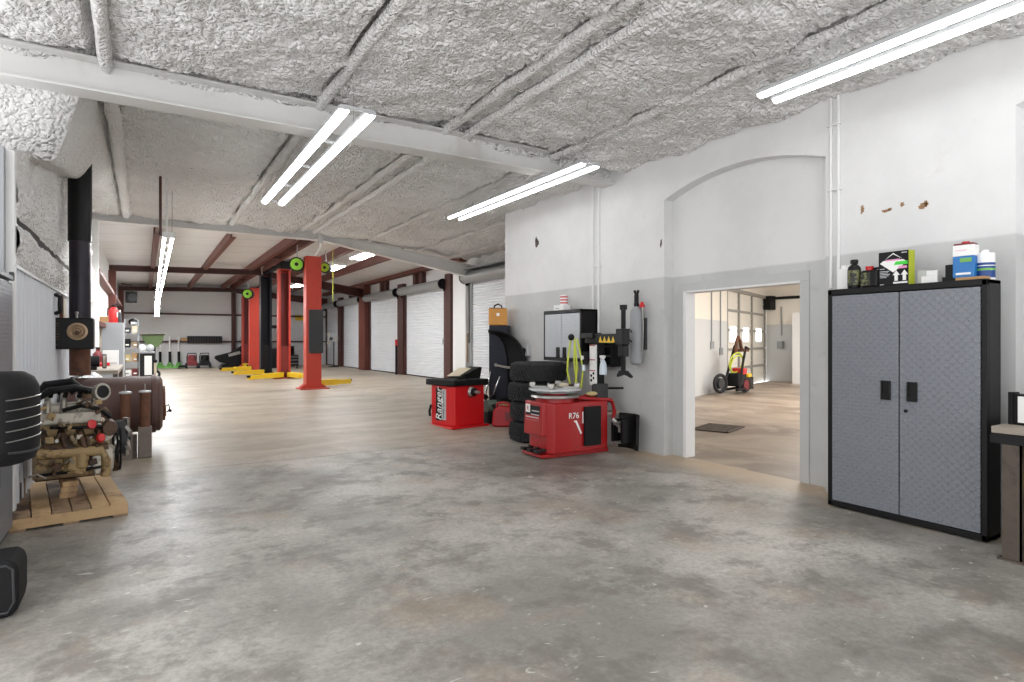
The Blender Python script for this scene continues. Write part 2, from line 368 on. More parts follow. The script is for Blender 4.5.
bmesh.ops.remove_doubles(b.bm, verts=b.bm.verts[:], dist=1e-4)
st('wall_right', b, 'wall')
# doorway trim: thin white lining on the far jamb and head
b = B(); b.box(XW + 0.13, XW + 0.29, D1 - 0.03, D1 + 0.02, 0, DH); b.box(XW + 0.135, XW + 0.285, D0, D1 - 0.03, DH - 0.02, DH + 0.004)
st('trim_1', b, 'white', bev=0.004)
b = B(); b.box(XW + 0.138, XW + 0.15, D0 - 0.10, D1 + 0.10, DH, DH + 0.10); b.box(XW + 0.138, XW + 0.15, D0 - 0.10, D0, 0, DH); b.box(XW + 0.138, XW + 0.15, D1 + 0.03, D1 + 0.13, 0, DH)
st('trim_2', b, pm('pale_grey_casing', (190, 191, 190), 0.6, var=0.06, bump=0.2, bs=10), bev=0.004)
# vertical conduits on the block wall
b = B()
for y in (3.13, 3.20): b.cyl((XW - 0.014, y, 1.9), (XW - 0.014, y, 3.78), 0.014, n=10)
b.box(XW - 0.03, XW, 3.10, 3.23, 2.8, 2.815); b.box(XW - 0.03, XW, 3.10, 3.23, 3.4, 3.415)
st('trim_3', b, 'white', smooth=True)
b = B()
for y in (6.54, 6.66): b.cyl((XW - 0.014, y, 1.2), (XW - 0.014, y, 3.7), 0.016, n=10)
b.box(XW - 0.03, XW, 6.5, 6.7, 2.46, 2.475)
st('trim_4', b, 'white', smooth=True)
# broken plaster spots showing brick
for y, z, w, h in ((2.92, 2.58, .022, .05), (2.72, 2.53, .045, .014), (2.69, 2.54, .02, .018), (2.59, 2.56, .018, .022), (2.43, 2.52, .035, .028), (2.41, 2.54, .02, .03), (8.11, 3.0, .05, .11), (5.36, 2.62, .018, .05)):
    b = B(); n = 15; p = []
    for i in range(n):
        a = 2 * pi * i / n; r = 0.45 + 0.75 * random.random(); p.append((y + cos(a) * w * r, z + sin(a) * h * r))
    b.prism(p, 'x', XW - 0.004, XW + 0.01); st('trim_5', b, 'brick' if y < 5 else 'steelleg')

# return wall at the end of the block wall and wall of roll-up doors
st('wall_return', bx(XW + 0.28, 7.5, 8.95, 9.12, 0, TOP), 'white')
XD = 7.3
DOORS = ((10.5, 13.85), (15.44, 18.45), (19.05, 22.05), (22.9, 25.65), (26.25, 28.35))
b = B(); hd = 3.0
ys = 9.12
for y0, y1 in DOORS:
    b.box(XD, XD + 0.12, ys, y0, 0, hd); ys = y1
b.box(XD, XD + 0.12, ys, 28.6, 0, hd); b.box(XD, XD + 0.12, 9.12, 28.6, hd, TOP)
st('wall_doors', b, 'farw')
# sprayed foam over the nearest door
def foam_xy(x, y0, y1, z0, z1, nu, nv, amp, s):
    def fn(u, v):
        p = Vector((x, y0 + (y1 - y0) * u, z0 + (z1 - z0) * v))
        e = min(1.0, min(u, 1 - u) * 14, min(v, 1 - v) * 8)
        return p + Vector((s * (0.02 + amp * (0.5 + noise.fractal(p * 5, 0.7, 2.1, 5))) * e, 0, 0))
    return B().grid(nu, nv, fn)
st('trim_6', foam_xy(XD - 0.01, 9.12, 14.1, 3.05, 3.62, 100, 16, 0.06, -1), 'foam', smooth='all')
# roll-up doors: slatted curtain, guides, coil drum with end brackets
for k, (y0, y1) in enumerate(DOORS):
    d = bpy.data.objects.new('door_%d' % (k + 1), None); C.objects.link(d); d['kind'] = 'structure'; d.location = (XD, (y0 + y1) / 2, FAR); hw = (y1 - y0) / 2
    H = 2.56 if k else 2.60; rd = 0.135 if k else 0.15
    pr = []; nz = 38
    for i in range(nz):
        z = H * i / nz; q = H / nz
        pr += [(-0.006, z), (-0.032, z + q * .22), (-0.032, z + q * .72), (-0.006, z + q * .94)]
    pr += [(-0.01, H + .2), (0.01, H + .2), (0.01, 0)]
    B().prism(pr, 'y', -hw + 0.04, hw - 0.04).mk('curtain', 'curtain', d)
    bx(-0.04, 0.01, -hw + 0.04, hw - 0.04, -0.004, 0.035).mk('bottom_bar', 'black', d)
    for sgn in (-1, 1): bx(-0.07, 0.02, sgn * hw - 0.05, sgn * hw + 0.05, 0, H).mk('guide', ('drum' if k == 0 else 'redox_d'), d, bev=0.004)
    dr = B().cyl((-0.18, -hw - 0.10, H + 0.14), (-0.18, hw + 0.10, H + 0.14), rd, n=26)
    dr.mk('coil_drum', 'drum', d, smooth=True)
    for sgn in (-1, 1):
        e = B().cyl((-0.18, sgn * (hw + 0.10), H + 0.14), (-0.18, sgn * (hw + 0.135), H + 0.14), rd + .012, n=22); e.box(-0.16, 0.0, sgn * (hw + 0.117) - 0.015, sgn * (hw + 0.117) + 0.015, H - 0.06, H + 0.26)
        e.cyl((-0.18, sgn * (hw + 0.09), H + 0.14), (-0.18, sgn * (hw + 0.17), H + 0.14), 0.05, n=12)
        e.mk('end_bracket', 'black', d, smooth=True)
    if k == 0:
        bx(-0.36, -0.0, -hw - 0.12, hw + 0.12, H + 0.31, H + 0.33).mk('coil_hood', 'grey', d)
        B().tube([(-0.10, hw + 0.03, H + 0.0), (-0.10, hw + 0.02, 1.7), (-0.11, hw + 0.0, 1.05)], 0.018, 6).mk('chain', 'steelleg', d)
        B().tube([(-0.10, hw + 0.12, 1.3), (-0.10, hw + 0.12, 0.55)], 0.02, 6).mk('chain', 'brass', d)
    else:
        B().tube([(-0.10, hw - 0.04, H), (-0.10, hw - 0.04, 0.9)], 0.008, 6).mk('chain', 'black', d)
        bx(-0.09, -0.06, -hw + 0.02, -hw + 0.10, 1.0, 1.16).mk('lock', 'steel', d)

# left wall: ribbed white liner below, foam above, grey pilaster where it steps out
XL = -0.85
b = B(); b.box(XL - 0.20, XL - 0.03, 6.0, 13.7, 0, 2.9); b.box(XL - 0.20, XL - 0.03, 6.7, 13.7, 2.9, 4.0); b.box(XL - 0.20, XL - 0.03, 13.7, 28.6, 0, 4.0)
st('wall_left', b, 'farw')
pr = []; y = 5.92
while y < 13.55:
    pr += [(XL - 0.02, y), (XL, y + 0.025), (XL, y + 0.055), (XL - 0.02, y + 0.08)]; y += 0.19
    pr += [(XL - 0.02, y - 0.001)]
pr += [(XL - 0.03, 13.6), (XL - 0.03, 5.92)]
b = B().prism(pr, 'z', 0.0, 1.98)
st('wall_left_wainscot', b, 'cmu')
st('trim_7', bx(XL - 0.03, XL + 0.015, 5.9, 13.6, 1.975, 2.0), 'grey_l')
def foam_left(z0, z1, nv):
    def fn(u, v):
        p = Vector((XL - 0.03, 5.92 + 7.6 * u, min(z0 + (z1 - z0) * v, 2.88 + .2 * (7.6 * u)))); e = min(1.0, min(v, 1 - v) * 10 * (z1 - z0))
        return p + Vector(((0.03 + 0.05 * (0.5 + noise.fractal(p * 4, 0.75, 2.1, 5))) * e, 0, 0.03 * noise.noise(p * 3) * (v * (1 - v) < 0.02)))
    return B().grid(150, nv, fn)
st('trim_8', foam_left(2.0, 2.372, 9), 'foam', smooth='all'); st('trim_9', foam_left(2.388, 3.8, 30), 'foam', smooth='all')
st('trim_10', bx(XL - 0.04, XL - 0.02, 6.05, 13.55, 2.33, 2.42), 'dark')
st('trim_11', bx(-1.35, XL - 0.04, 5.78, 6.02, 0, 2.86), 'grey'); st('trim_12', bx(XL - 0.05, XL + 0.012, 5.86, 5.95, 0, 2.86), 'white', bev=0.006)
# far wall with girts
st('wall_back', bx(-1.1, 7.5, 28.5, 28.65, 0, 4.2), 'farw')
for z in (2.53, 1.38):
    st('trim_13', B().bar((-0.8, 28.42, z), (7.25, 28.42, z), 0.14, 0.07), 'redox_d')
for x in (3.3, 5.2):
    st('trim_14', B().box(x - .08, x + .08, 28.36, 28.5, FAR, 3.6), 'redox_d')
# left wall girts and framing of the far shop
for z in (1.75, 2.75):
    st('trim_15', B().bar((XL + .06, 13.8, z), (XL + .06, 28.3, z), 0.16, 0.08), 'redox')

# ceiling: foam between purlins, level near frame to the next one
RIB = (-0.28, 1.55, 2.94, 3.22, 4.45, 5.85, 6.85)
def roof(x):
    if x < 3.1: return 3.87
    return 3.87 - (x - 3.1) * 0.055
def haunch(x, y, z):
    if y > 6.42 and y < 11.3 and x < -0.2:
        zh = min(3.8, 2.86 + (y - 5.9) * 0.165); t = smooth01((-0.36 - x) / 0.33)
        return z * (1 - t) + min(z, zh) * t
    return z
def cz(x, y):
    z = roof(x)
    i = max([k for k in range(len(RIB)) if RIB[k] <= x], default=None)
    a = RIB[i] if i is not None else -1.5; c = RIB[i + 1] if i is not None and i + 1 < len(RIB) else (RIB[0] if i is None else 7.6)
    t = (x - a) / (c - a); w = c - a
    if w > 0.5:
        z -= 0.045 + 0.035 * min(1.0, 3.0 * min(t, 1 - t))
        z += 0.26 * (1 - smooth01((c - x - .05) / 0.075)) * max(0.0, 0.45 + 0.9 * noise.noise(Vector((c, y * 1.9, 3))))
        z += 0.02 * (1 - smooth01((x - a) / 0.07))
    gy = y - 6.2
    if -0.26 < gy < 0.1: z += 0.22 * (1 - smooth01((-gy - 0.05) / 0.12)) * (0.7 + 0.6 * noise.noise(Vector((x * 3, 1, 2))))
    p = Vector((x, y, 0))
    q = p + Vector((noise.noise(p * 5), noise.noise(p * 5 + Vector((9, 0, 0))), 0)) * 0.06
    z -= 0.045 * noise.fractal(p * 2.6, 0.75, 2.1, 2) + 0.020 * (1 - abs(noise.noise(q * 12)) * 2.2) + 0.012 * noise.noise(q * 24)
    if y > 6.4: z -= 0.016 * noise.noise(q * 10) + 0.016 * noise.noise(q * 19)
    if x > 1.4: z -= 0.02 * sin(y * 5.5 + 2.0 * noise.noise(p * 0.9) + x) * smooth01((x - 1.4) / 1.5)
    return haunch(x, y, z)
def sheet(x0, x1, y0, y1, step):
    nx = int((x1 - x0) / step); ny = int((y1 - y0) / step)
    return B().grid(nx, ny, lambda u, v: Vector((x0 + (x1 - x0) * u, y0 + (y1 - y0) * v, cz(x0 + (x1 - x0) * u, y0 + (y1 - y0) * v))))
st('ceiling', sheet(-1.4, 5.6, -1.2, 1.6, 0.06), 'foam', smooth='all'); st('ceiling', sheet(-1.4, 5.6, 1.6, 6.4, 0.019), 'foam', smooth='all'); st('ceiling', sheet(-1.4, 5.6, 6.4, 9.3, 0.025), 'foam', smooth='all')
st('ceiling', sheet(-1.4, 7.4, 9.3, 14.3, 0.038), 'foam', smooth='all')
st('ceiling', bx(-1.5, 7.5, -2.5, 14.5, 4.1, 4.2), 'dark')
# lumpy foam roll where the block wall meets the ceiling
def roll(u, v):
    y = -1.0 + 10.1 * u; a = pi * (0.45 + 0.62 * v); p = Vector((0, y, v * 2))
    r = 0.10 + 0.035 * noise.fractal(Vector((0, y * 2.5, v * 3)), 0.8, 2, 4)
    return Vector((XW + 0.05 + cos(a) * r * 1.3, y, 3.80 - 0.0 + sin(a) * 0 - r * 0.75 * (1 - v) + 0.03 * noise.noise(Vector((y * 5, v * 4, 0)))))
st('trim_16', B().grid(280, 6, roll), 'foam', smooth='all')
# foam-coated purlins
for x in RIB:
    y0 = -1.2 if x < 5.4 else 9.2; n = 120; y1 = 14.0
    def fn(u, v, x=x, y0=y0):
        y = y0 + (y1 - y0) * u; a = (v - 0.5) * 2; w = 0.055 + 0.012 * noise.noise(Vector((x, y * 2.3, 0)))
        if x < 0 and y > 6.4: w *= 1.3
        p = Vector((x + a * w + 0.018 * noise.noise(Vector((y * 1.7, x, 5))), y, roof(x) - (0.088 if x > 0 else 0.13) + 0.06 * abs(a) ** 4 - 0.012 * noise.noise(Vector((y * 4, a * 2, x)))))
        if x < 0 and 6.5 < y < 9.5: p.z -= 0.05 * max(0, noise.noise(Vector((y * 2.2, 0, 9))))
        return p
    st('trim_17', B().grid(n, 8, fn), 'foam', smooth='all')

# white painted frames
def ibeam(b, p, q, h0, h1, w, t=0.02):
    """I-section from p to q; p and q are points on the bottom flange, h0/h1 the depths"""
    p = Vector(p); q = Vector(q); d = q - p; n = Vector((-d.y, d.x, 0)).normalized()
    def slab(pa, pb, qa, qb, hw):
        b._add([p + Vector((0, 0, pa)) - n * hw, p + Vector((0, 0, pa)) + n * hw, p + Vector((0, 0, pb)) + n * hw, p + Vector((0, 0, pb)) - n * hw,
                q + Vector((0, 0, qa)) - n * hw, q + Vector((0, 0, qa)) + n * hw, q + Vector((0, 0, qb)) + n * hw, q + Vector((0, 0, qb)) - n * hw],
               [(0, 3, 2, 1), (4, 5, 6, 7), (0, 1, 5, 4), (1, 2, 6, 5), (2, 3, 7, 6), (3, 0, 4, 7)])
    slab(0, t, 0, t, w / 2); slab(h0 - t, h0, h1 - t, h1, w / 2); slab(t, h0 - t, t, h1 - t, t / 2)
    return b
st('trim_18', ibeam(B(), (-1.4, 6.32, 3.535), (XW + .02, 6.32, 3.535), 0.30, 0.28, 0.24), 'beam', bev=0.004)
b = ibeam(B(), (-0.98, 13.6, 3.645), (3.32, 13.6, 3.64), 0.22, 0.22, 0.20); ibeam(b, (3.32, 13.6, 3.64), (7.25, 13.7, 3.02), 0.22, 0.32, 0.20)
b.box(3.27, 3.37, 13.46, 13.5, 3.56, 3.88)
st('trim_19', b, 'beam', bev=0.004)
b = B(); b.box(-0.92, -0.72, 13.48, 13.72, FAR, 3.66); st('trim_20', b, 'white', bev=0.005)
b = B(); b.box(7.16, 7.29, 14.0, 14.75, FAR, 3.25); st('trim_21', b, 'white', bev=0.01)
# red iron frames
for Y, ze in ((20.5, 0.0), (28.2, 0.0)):
    b = ibeam(B(), (-0.85, Y, 3.40), (3.1, Y + .05, 3.51), 0.17, 0.17, 0.16); ibeam(b, (3.1, Y + .05, 3.51), (7.25, Y + (1.9 if Y < 25 else 0), 3.02), 0.17, 0.34, 0.16)
    st('trim_22', b, 'redox_d')
    b = B(); b.box(-0.86, -0.68, Y - .1, Y + .1, FAR, 3.42); st('trim_23', b, 'redox')
for y0, y1 in ((18.5, 19.0), (22.12, 22.85), (25.7, 26.2), (14.95, 15.32)):
    w = 0.24 if y0 == 22.12 else 0.12
    b = B(); b.box(7.3 - w, 7.31, y0, y1, FAR, 3.28 if w < .2 else 3.5); st('trim_24', b, 'redox' if w > .2 else 'redox_d')
for y in (17.0, 17.5, 20.2, 20.6, 24.0, 24.4):
    st('trim_25', bx(7.16, 7.31, y - .11, y + .11, 3.1, 3.55), 'redox_d')
st('trim_26', B().bar((7.15, 14.1, 3.56), (7.15, 28.3, 3.56), 0.22, 0.11), 'redox')
# far roof blanket and purlins
b = B()
for x0, z0, x1, z1 in ((-1.0, 3.66, 3.1, 3.84), (3.1, 3.84, 7.45, 3.60)):
    b._add([(x0, 13.7, z0), (x1, 13.7, z1), (x1, 28.6, z1), (x0, 28.6, z0)], [(0, 1, 2, 3)])
st('ceiling', b, 'liner')
st('ceiling', bx(-1.1, 7.5, 13.9, 28.7, 3.95, 4.05), 'dark')
for x, z in ((0.22, 3.62), (1.6, 3.67), (2.88, 3.72), (3.22, 3.72), (4.25, 3.66), (5.4, 3.60)):
    b = B(); b.box(x - .055, x + .055, 13.8, 28.4, z - .085, z - .075); b.box(x - .055, x - .045, 13.8, 28.4, z - .085, z + .12); b.box(x + .045, x + .055, 13.8, 28.4, z + .09, z + .12)
    b.box(x - .05, x - .03, 13.8, 28.4, z - .08, z + .10)
    st('trim_27', b, 'redox')
for y in (17.2, 24.2):
    st('trim_28', bx(2.95, 3.15, y - .08, y + .08, 3.63, 3.70), 'redox_d')

# the room seen through the doorway
dv = Vector((6.85, 2.86, 0)).normalized(); nv = Vector((dv.y, -dv.x, 0))
def wseg(b, s0, s1, z0, z1, t=0.2, off=0.0):
    o = Vector((11.8, 10.48, 0))
    pts = [o + dv * s0 - nv * off, o + dv * s1 - nv * off, o + dv * s1 - nv * (off + t), o + dv * s0 - nv * (off + t)]
    b.prism([(p.x, p.y) for p in pts], 'z', z0, z1)
    return b
b = wseg(B(), -6.6, 2.85, 0, 3.7); wseg(b, 2.85, 8.4, 2.88, 3.7)
cn = Vector((11.8, 10.48, 0)) + dv * 7.55
b.prism([(cn.x, cn.y), (cn.x + nv.x * 9, cn.y + nv.y * 9), (cn.x + nv.x * 9 + dv.x * .2, cn.y + nv.y * 9 + dv.y * .2), (cn.x + dv.x * .2, cn.y + dv.y * .2)], 'z', 0, 3.7)
m2, t2, p2 = newmat('side_room_paint'); _v = t2.pos(); _z = t2.sep(_v)[2]
t2.link(t2.mix(t2.ramp(_z, 1.97, 2.0), lin((204, 206, 206)), lin((236, 230, 218))), p2.inputs['Base Color']); p2.inputs['Roughness'].default_value = 0.55
st('wall_side_room', b, m2)
b = B(); b.prism([(5.7, -2.5), (24, -2.5), (24, 16), (5.7, 9.0)], 'z', 3.7, 3.8); st('ceiling', b, pm('side_room_ceiling', (190, 176, 158), 0.7, var=0.1))
# sectional overhead door in the side room with three lit panes
od = bpy.data.objects.new('door_6', None); C.objects.link(od); od['kind'] = 'structure'
b = B(); rows = 5; H = 2.9
for r in range(rows):
    wseg(b, 2.8, 8.4, r * H / rows + 0.008, (r + 1) * H / rows - 0.008, 0.05, 0.05)
    for q in (0.33, 0.66): wseg(b, 2.85, 7.5, (r + q) * H / rows - .01, (r + q) * H / rows + .01, 0.02, 0.035)
b.mk('panel', 'door2', od)
b = B()
for s in (2.88, 4.15, 5.68, 7.42): wseg(b, s - .05, s + .05, 0, H, 0.05, 0.0)
b.mk('stile', pm('grey_door_strut', (150, 148, 142), 0.5, 0.3), od)
b = B()
for r in range(1, rows): wseg(b, 2.85, 7.5, r * H / rows - .035, r * H / rows + .035, 0.04, 0.012)
wseg(b, 2.8, 7.6, H - .02, H + .08, 0.06, -0.05); b.mk('strut', pm('grey_door_rail', (158, 156, 150), 0.5, 0.3), od)
for s in (3.50, 4.92, 6.52):
    f = wseg(B(), s - .36, s + .36, 1.36, 1.86, 0.03, 0.02).mk('window', 'white', od)
    wseg(B(), s - .30, s + .30, 1.40, 1.82, 0.02, 0.005).mk('pane', 'day', f)
b = B(); p0 = cn - dv * .1 + nv * .1; b.box(p0.x - .2, p0.x + .1, p0.y - .2, p0.y + .1, 2.5, 2.98); b.tube([(p0.x, p0.y, 2.9), tuple(p0 + nv * 3 + Vector((0, 0, 2.95))), tuple(p0 + nv * 7 + Vector((0, 0, 2.95)))], 0.05)
b.mk('operator', 'black', od)
# pale partition standing in front of the side room's end wall
q0 = Vector((18.25, 12.05, 0)); b = B(); b.prism([(q0.x, q0.y), (q0.x + nv.x * 4, q0.y + nv.y * 4), (q0.x + nv.x * 4 + .3, q0.y + nv.y * 4 + .1), (q0.x + .3, q0.y + .1)], 'z', 0, 2.35); st('wall_partition', b, 'white')
# floor drain grate and conduits
gr = thing('floor_grate', 'dark rectangular steel floor grate in the floor beyond the doorway', 'grate', (7.9, 6.52, 0.0), radians(20))
b = B()
for i in range(14): b.box(-.36 + i * .052, -.33 + i * .052, -.24, .24, 0.002, 0.016)
b.mk('bars', 'steelleg', gr)
bx(-.42, .40, -.30, .30, 0.001, 0.006).mk('sump', 'dark', gr)
b = B()
for e in (-.28, .28): b.box(-.42, .40, e - .02, e + .02, 0.002, 0.018)
for e in (-.40, .38): b.box(e - .02, e + .02, -.30, .30, 0.002, 0.018)
b.mk('frame', 'steelleg', gr)
b = B()
for s, z0 in ((1.35, 1.30), (2.15, 1.12)):
    p = Vector((11.8, 10.48, 0)) + dv * s + nv * .02; b.tube([(p.x, p.y, z0), (p.x, p.y, 3.6)], 0.02, 6)
    b.box(p.x - .06, p.x + .06, p.y - .04, p.y + .02, z0 - .1, z0 + .1)
pp = cn + nv * .5 - dv * .02; b.tube([(pp.x, pp.y, 1.6), (pp.x, pp.y, 2.6)], 0.025, 6); b.box(pp.x - .1, pp.x + .02, pp.y - .1, pp.y + .1, 1.15, 1.4)
st('trim_29', b, 'grey')

# ---------------------------------------------------------------- lights
def led(name, label, p, q, gap=0.12, grp='ceiling LED strips', w_=0.045, hang=0.3, glow='glow'):
    """pair of LED strips on the two sloping faces of a white channel from p to q"""
    p = Vector(p); q = Vector(q); L = (q - p).length; d = (q - p).normalized()
    t = thing(name, label, 'ceiling light', tuple((p + q) / 2), 0, grp)
    R = d.to_track_quat('Y', 'Z').to_matrix().to_4x4()
    g = gap
    hs = B()
    for s in (-1, 1): hs.prism([(s * g - w_, .002), (s * g - w_, .03), (s * g - w_ * .6, .045), (s * g + w_ * .6, .045), (s * g + w_, .03), (s * g + w_, .002)], 'y', -L / 2, L / 2)
    for e in (-.5, -.25, 0, .25, .5): hs.box(-g, g, e * L * .995 - .02, e * L * .995 + .02, .02, .04)
    hs.xf(R).mk('housing', 'grey_l', t)
    for s in (-1, 1):
        B().prism([(s * g - w_ + .003, .006), (s * g - w_ * .8, -w_ * .35), (s * g - w_ * .35, -w_ * .6), (s * g + w_ * .35, -w_ * .6), (s * g + w_ * .8, -w_ * .35), (s * g + w_ - .003, .006)], 'y', -L / 2 + .01, L / 2 - .01).xf(R).mk('led_strip', glow, t)
    if hang:
        for e in (-.375, .375): B().tube([Vector((g, e * L, .04)), Vector((g, e * L, .05 + hang))], 0.004, 5).mk('hanger_wire', 'drum', t)
    return t
led('led_strip_light', 'twin-strip LED light crossing under the white beam near the middle of the ceiling', (1.60, 5.2, 3.42), (1.60, 9.25, 3.42), 0.115, w_=.05)
led('led_strip_light', 'LED strip light that ends under the white beam by the block wall', (4.45, 5.5, 3.47), (4.45, 9.1, 3.47), 0.10, w_=.042)
led('led_strip_light', 'LED strip light above the tread-plate cabinet, running along the block wall', (4.46, 0.6, 3.45), (4.46, 3.18, 3.45), 0.10, w_=.042)
Ys = (10.0, 13.8, 17.6, 21.4, 25.0)
nm = ('first in line', 'second in line', 'third in line', 'fourth in line')
for i in range(4):
    led('hanging_strip_light', 'narrow strip light in the long hanging row under the far roof, ' + nm[i], (0.30 + .03 * i, Ys[i] + .03, 2.90), (0.33 + .03 * i, Ys[i + 1] - .03, 2.90), .050, 'hanging row of strip lights', w_=.020, glow='glow3', hang=0.75)
led('hanging_strip_light', 'last strip light of the far hanging row, dropped and tilted down at its end', (0.42, 25.05, 2.86), (0.41, 26.6, 2.36), .050, 'hanging row of strip lights', w_=.020, glow='glow3', hang=0)
b = B()
b.tube([(0.20, 9.95, 2.92), (0.20, 9.95, 3.80)], 0.018); st('trim_30', b, 'redox_d'); b = B(); b.tube([(0.28, 9.95, 2.92), (0.28, 9.95, 3.80)], 0.012); b.box(0.22, 0.38, 9.94, 10.0, 2.90, 2.98); st('trim_31', b, 'white')
hb = thing('high_bay_light', 'flat square LED fixture under the far roof right of the ridge, first of three', 'ceiling light', (4.55, 14.35, 3.50), 0, 'far high-bay lights')
bx(-.17, .17, -.62, .62, -.02, .07).mk('housing', 'white', hb, bev=.01)
for s in (-1, 1): bx(s * .08 - .065, s * .08 + .065, -.60, .60, -.035, -.018).mk('led_panel', 'glow2', hb)
for e in (-.4, .4): B().tube([(0, e, .06), (0, e, .20)], .005, 5).mk('hanger_wire', 'drum', hb)
dup(hb, (4.55, 17.0, 3.48), 'flat square LED fixture under the far roof, the one above the second red lift')
dup(hb, (4.75, 22.6, 3.44), 'flat square LED fixture under the far roof, furthest of three')
# ================================================================= THINGS BY THE BLOCK WALL
# ---- big tread-plate cabinet (front at x = 5.0, local x = 0 at the front, y along the wall)
def tread_cabinet(name, label, loc, W, Hh, D, handle_z, mat='tread', rz=0):
    t = thing(name, label, 'cabinet', loc, rz)
    h = W / 2; fr = 0.045
    b = B(); b.box(0.02, D, -h, h, 0.0, 0.03); b.box(0.02, D, -h, h, Hh - .03, Hh); b.box(0.02, D, -h, -h + .02, 0, Hh); b.box(0.02, D, h - .02, h, 0, Hh); b.box(D - .02, D, -h, h, 0, Hh)
    b.mk('carcass', 'black', t, bev=.004)
    b = B(); b.box(-.012, .022, -h, -h + fr * .8, 0.0, Hh); b.box(-.012, .022, h - fr * .8, h, 0.0, Hh); b.box(-.012, .022, -h, h, Hh - fr, Hh + .004); b.box(-.012, .022, -h, h, 0.0, fr)
    b.mk('frame', 'black', t, bev=.005)
    for s in (-1, 1):
        y0, y1 = (0.004, h - fr * .8 - .004) if s > 0 else (-h + fr * .8 + .004, -.004)
        d = bx(-.014, .01, y0, y1, fr + .006, Hh - fr - .006).mk('door', mat, t, bev=.004)
        yc = s * (0.095 if W > 1 else 0.08)
        hb_ = B(); hb_.box(-.020, -.012, yc - .036, yc + .036, handle_z - .075, handle_z + .075)
        hb_.box(-.030, -.018, yc - .036, yc - .022, handle_z - .075, handle_z + .075); hb_.box(-.030, -.018, yc + .022, yc + .036, handle_z - .075, handle_z + .075); hb_.box(-.032, -.018, yc - .036, yc + .036, handle_z - .075, handle_z - .03)
        hb_.mk('handle', 'black', d, bev=.004)
        if s < 0 and W > 1: B().cyl((-.022, -.05, handle_z - .15), (-.012, -.05, handle_z - .15), .013, n=14).mk('lock', 'black', d, smooth=True)
    for sy in (-1, 1):
        for xx in (.06, D - .06): B().cyl((xx, sy * (h - .06), -.012), (xx, sy * (h - .06), 0.004), .025, n=12).mk('foot', 'black', t)
    return t
tread_cabinet('tool_cabinet', 'tall black steel cabinet with two grey tread-plate doors, right of the arched doorway', (5.0, 2.395, 0.012), 1.14, 1.83, 0.21, 1.01)
TOPZ = 1.846
tread_cabinet('wall_cabinet', 'two-door tread-plate wall cabinet hung behind the tyre stack and tyre changer', (5.17, 7.035, 1.12), 0.92, 0.735, 0.28, 0.125, 'tread_l')
for f in list(bpy.data.objects):
    if f.name.startswith('foot') and f.parent and f.parent.name == 'wall_cabinet': bpy.data.objects.remove(f)

# ---- things on the tall cabinet
def jug_body(w, d, h, r=.02): return B().box(-d / 2, d / 2, -w / 2, w / 2, 0, h)
t = thing('plastic_jug', 'plain white square jug on the cabinet, behind the black camouflage-label bottle', 'jug', (5.16, 2.905, TOPZ))
b = bx(-.05, .05, -.055, .055, 0, .185); b.mk('jug', 'paper', t, bev=.014, seg=3); B().cyl((0, .02, .18), (0, .02, .215), .02, n=16).mk('cap', 'paper', t, smooth=True); B().tube([(0, -.045, .17), (0, -.05, .20), (0, -.02, .21), (0, .0, .19)], .008, 7).mk('handle', 'paper', t, smooth=True)
t = thing('oil_bottle', 'tall black bottle with an olive mottled label, furthest bottle on the cabinet top', 'bottle', (5.08, 2.79, TOPZ))
B().lathe([(0, 0), (.047, 0), (.050, .01), (.050, .165), (.044, .185), (.022, .205), (.020, .215), (0, .215)], n=26).mk('bottle', 'black', t, smooth=True); B().lathe([(.0508, .03), (.0512, .03), (.0512, .155), (.0508, .155)], n=26).mk('label', 'olive', t, smooth=True); B().lathe([(0, .212), (.030, .212), (.030, .240), (.026, .245), (0, .245)], n=20).mk('cap', 'black', t, smooth=True)
t = thing('coolant_jug', 'short black jug with a red cap on the cabinet, beside the hazard-diamond box', 'jug', (5.10, 2.665, TOPZ))
bx(-.05, .05, -.075, .06, 0, .145).mk('jug', 'black', t, bev=.016, seg=3); bx(-.0525, -.050, -.02, .055, .02, .125).mk('label', 'olive', t); B().lathe([(0, .14), (.026, .14), (.028, .148), (.028, .168), (.033, .172), (.033, .178), (0, .178)], (0, .01, 0), n=20).mk('cap', 'red', t, smooth=True); B().tube([(0, -.065, .10), (0, -.078, .13), (0, -.06, .16), (0, -.02, .155)], .01, 7).mk('handle', 'black', t, smooth=True)
# box with a diamond mark and two up arrows
t = thing('shipping_carton', 'black printed carton with a white diamond and two white up arrows on the cabinet', 'box', (5.11, 2.475, TOPZ))
h = .112
bx(-.045, .045, -h, h, 0, .275).mk('carton', 'blk2', t, bev=.002)
bx(-.0455, .0455, -h - .002, -h, 0, .276).mk('side_panel', 'lime', t)
def flat(poly, x=-.0475): return B().prism(poly, 'x', x, -.045)
flat([(.10, .185), (0.0, .262), (-.10, .185), (0.0, .108)]).mk('diamond', 'paper', t)
flat([(.075, .205), (0, .252), (-.075, .205)], -.0478).mk('diamond_top', 'blk2', t); flat([(.02, .224), (0.005, .24), (-.03, .224)], -.0481)
flat([(-.005, .165), (-.105, .165), (-.105, .192), (-.02, .192)], -.0484).mk('green_stripe', 'fgreen', t); flat([(.055, .20), (-.05, .20), (-.05, .212), (.055, .212)], -.0484).mk('pink_stripe', 'pink', t); flat([(-.04, .135), (-.10, .135), (-.10, .155), (-.04, .155)], -.0484).mk('pink_stripe', 'pink', t)
for yc in (-.022, -.082):
    flat([(yc - .012, .04), (yc + .012, .04), (yc + .012, .085), (yc + .026, .085), (yc, .122), (yc - .026, .085), (yc - .012, .085)], -.048).mk('up_arrow', 'paper', t)
flat([(.0, .018), (-.104, .018), (-.104, .032), (.0, .032)]).mk('arrow_bar', 'paper', t)
b = B()
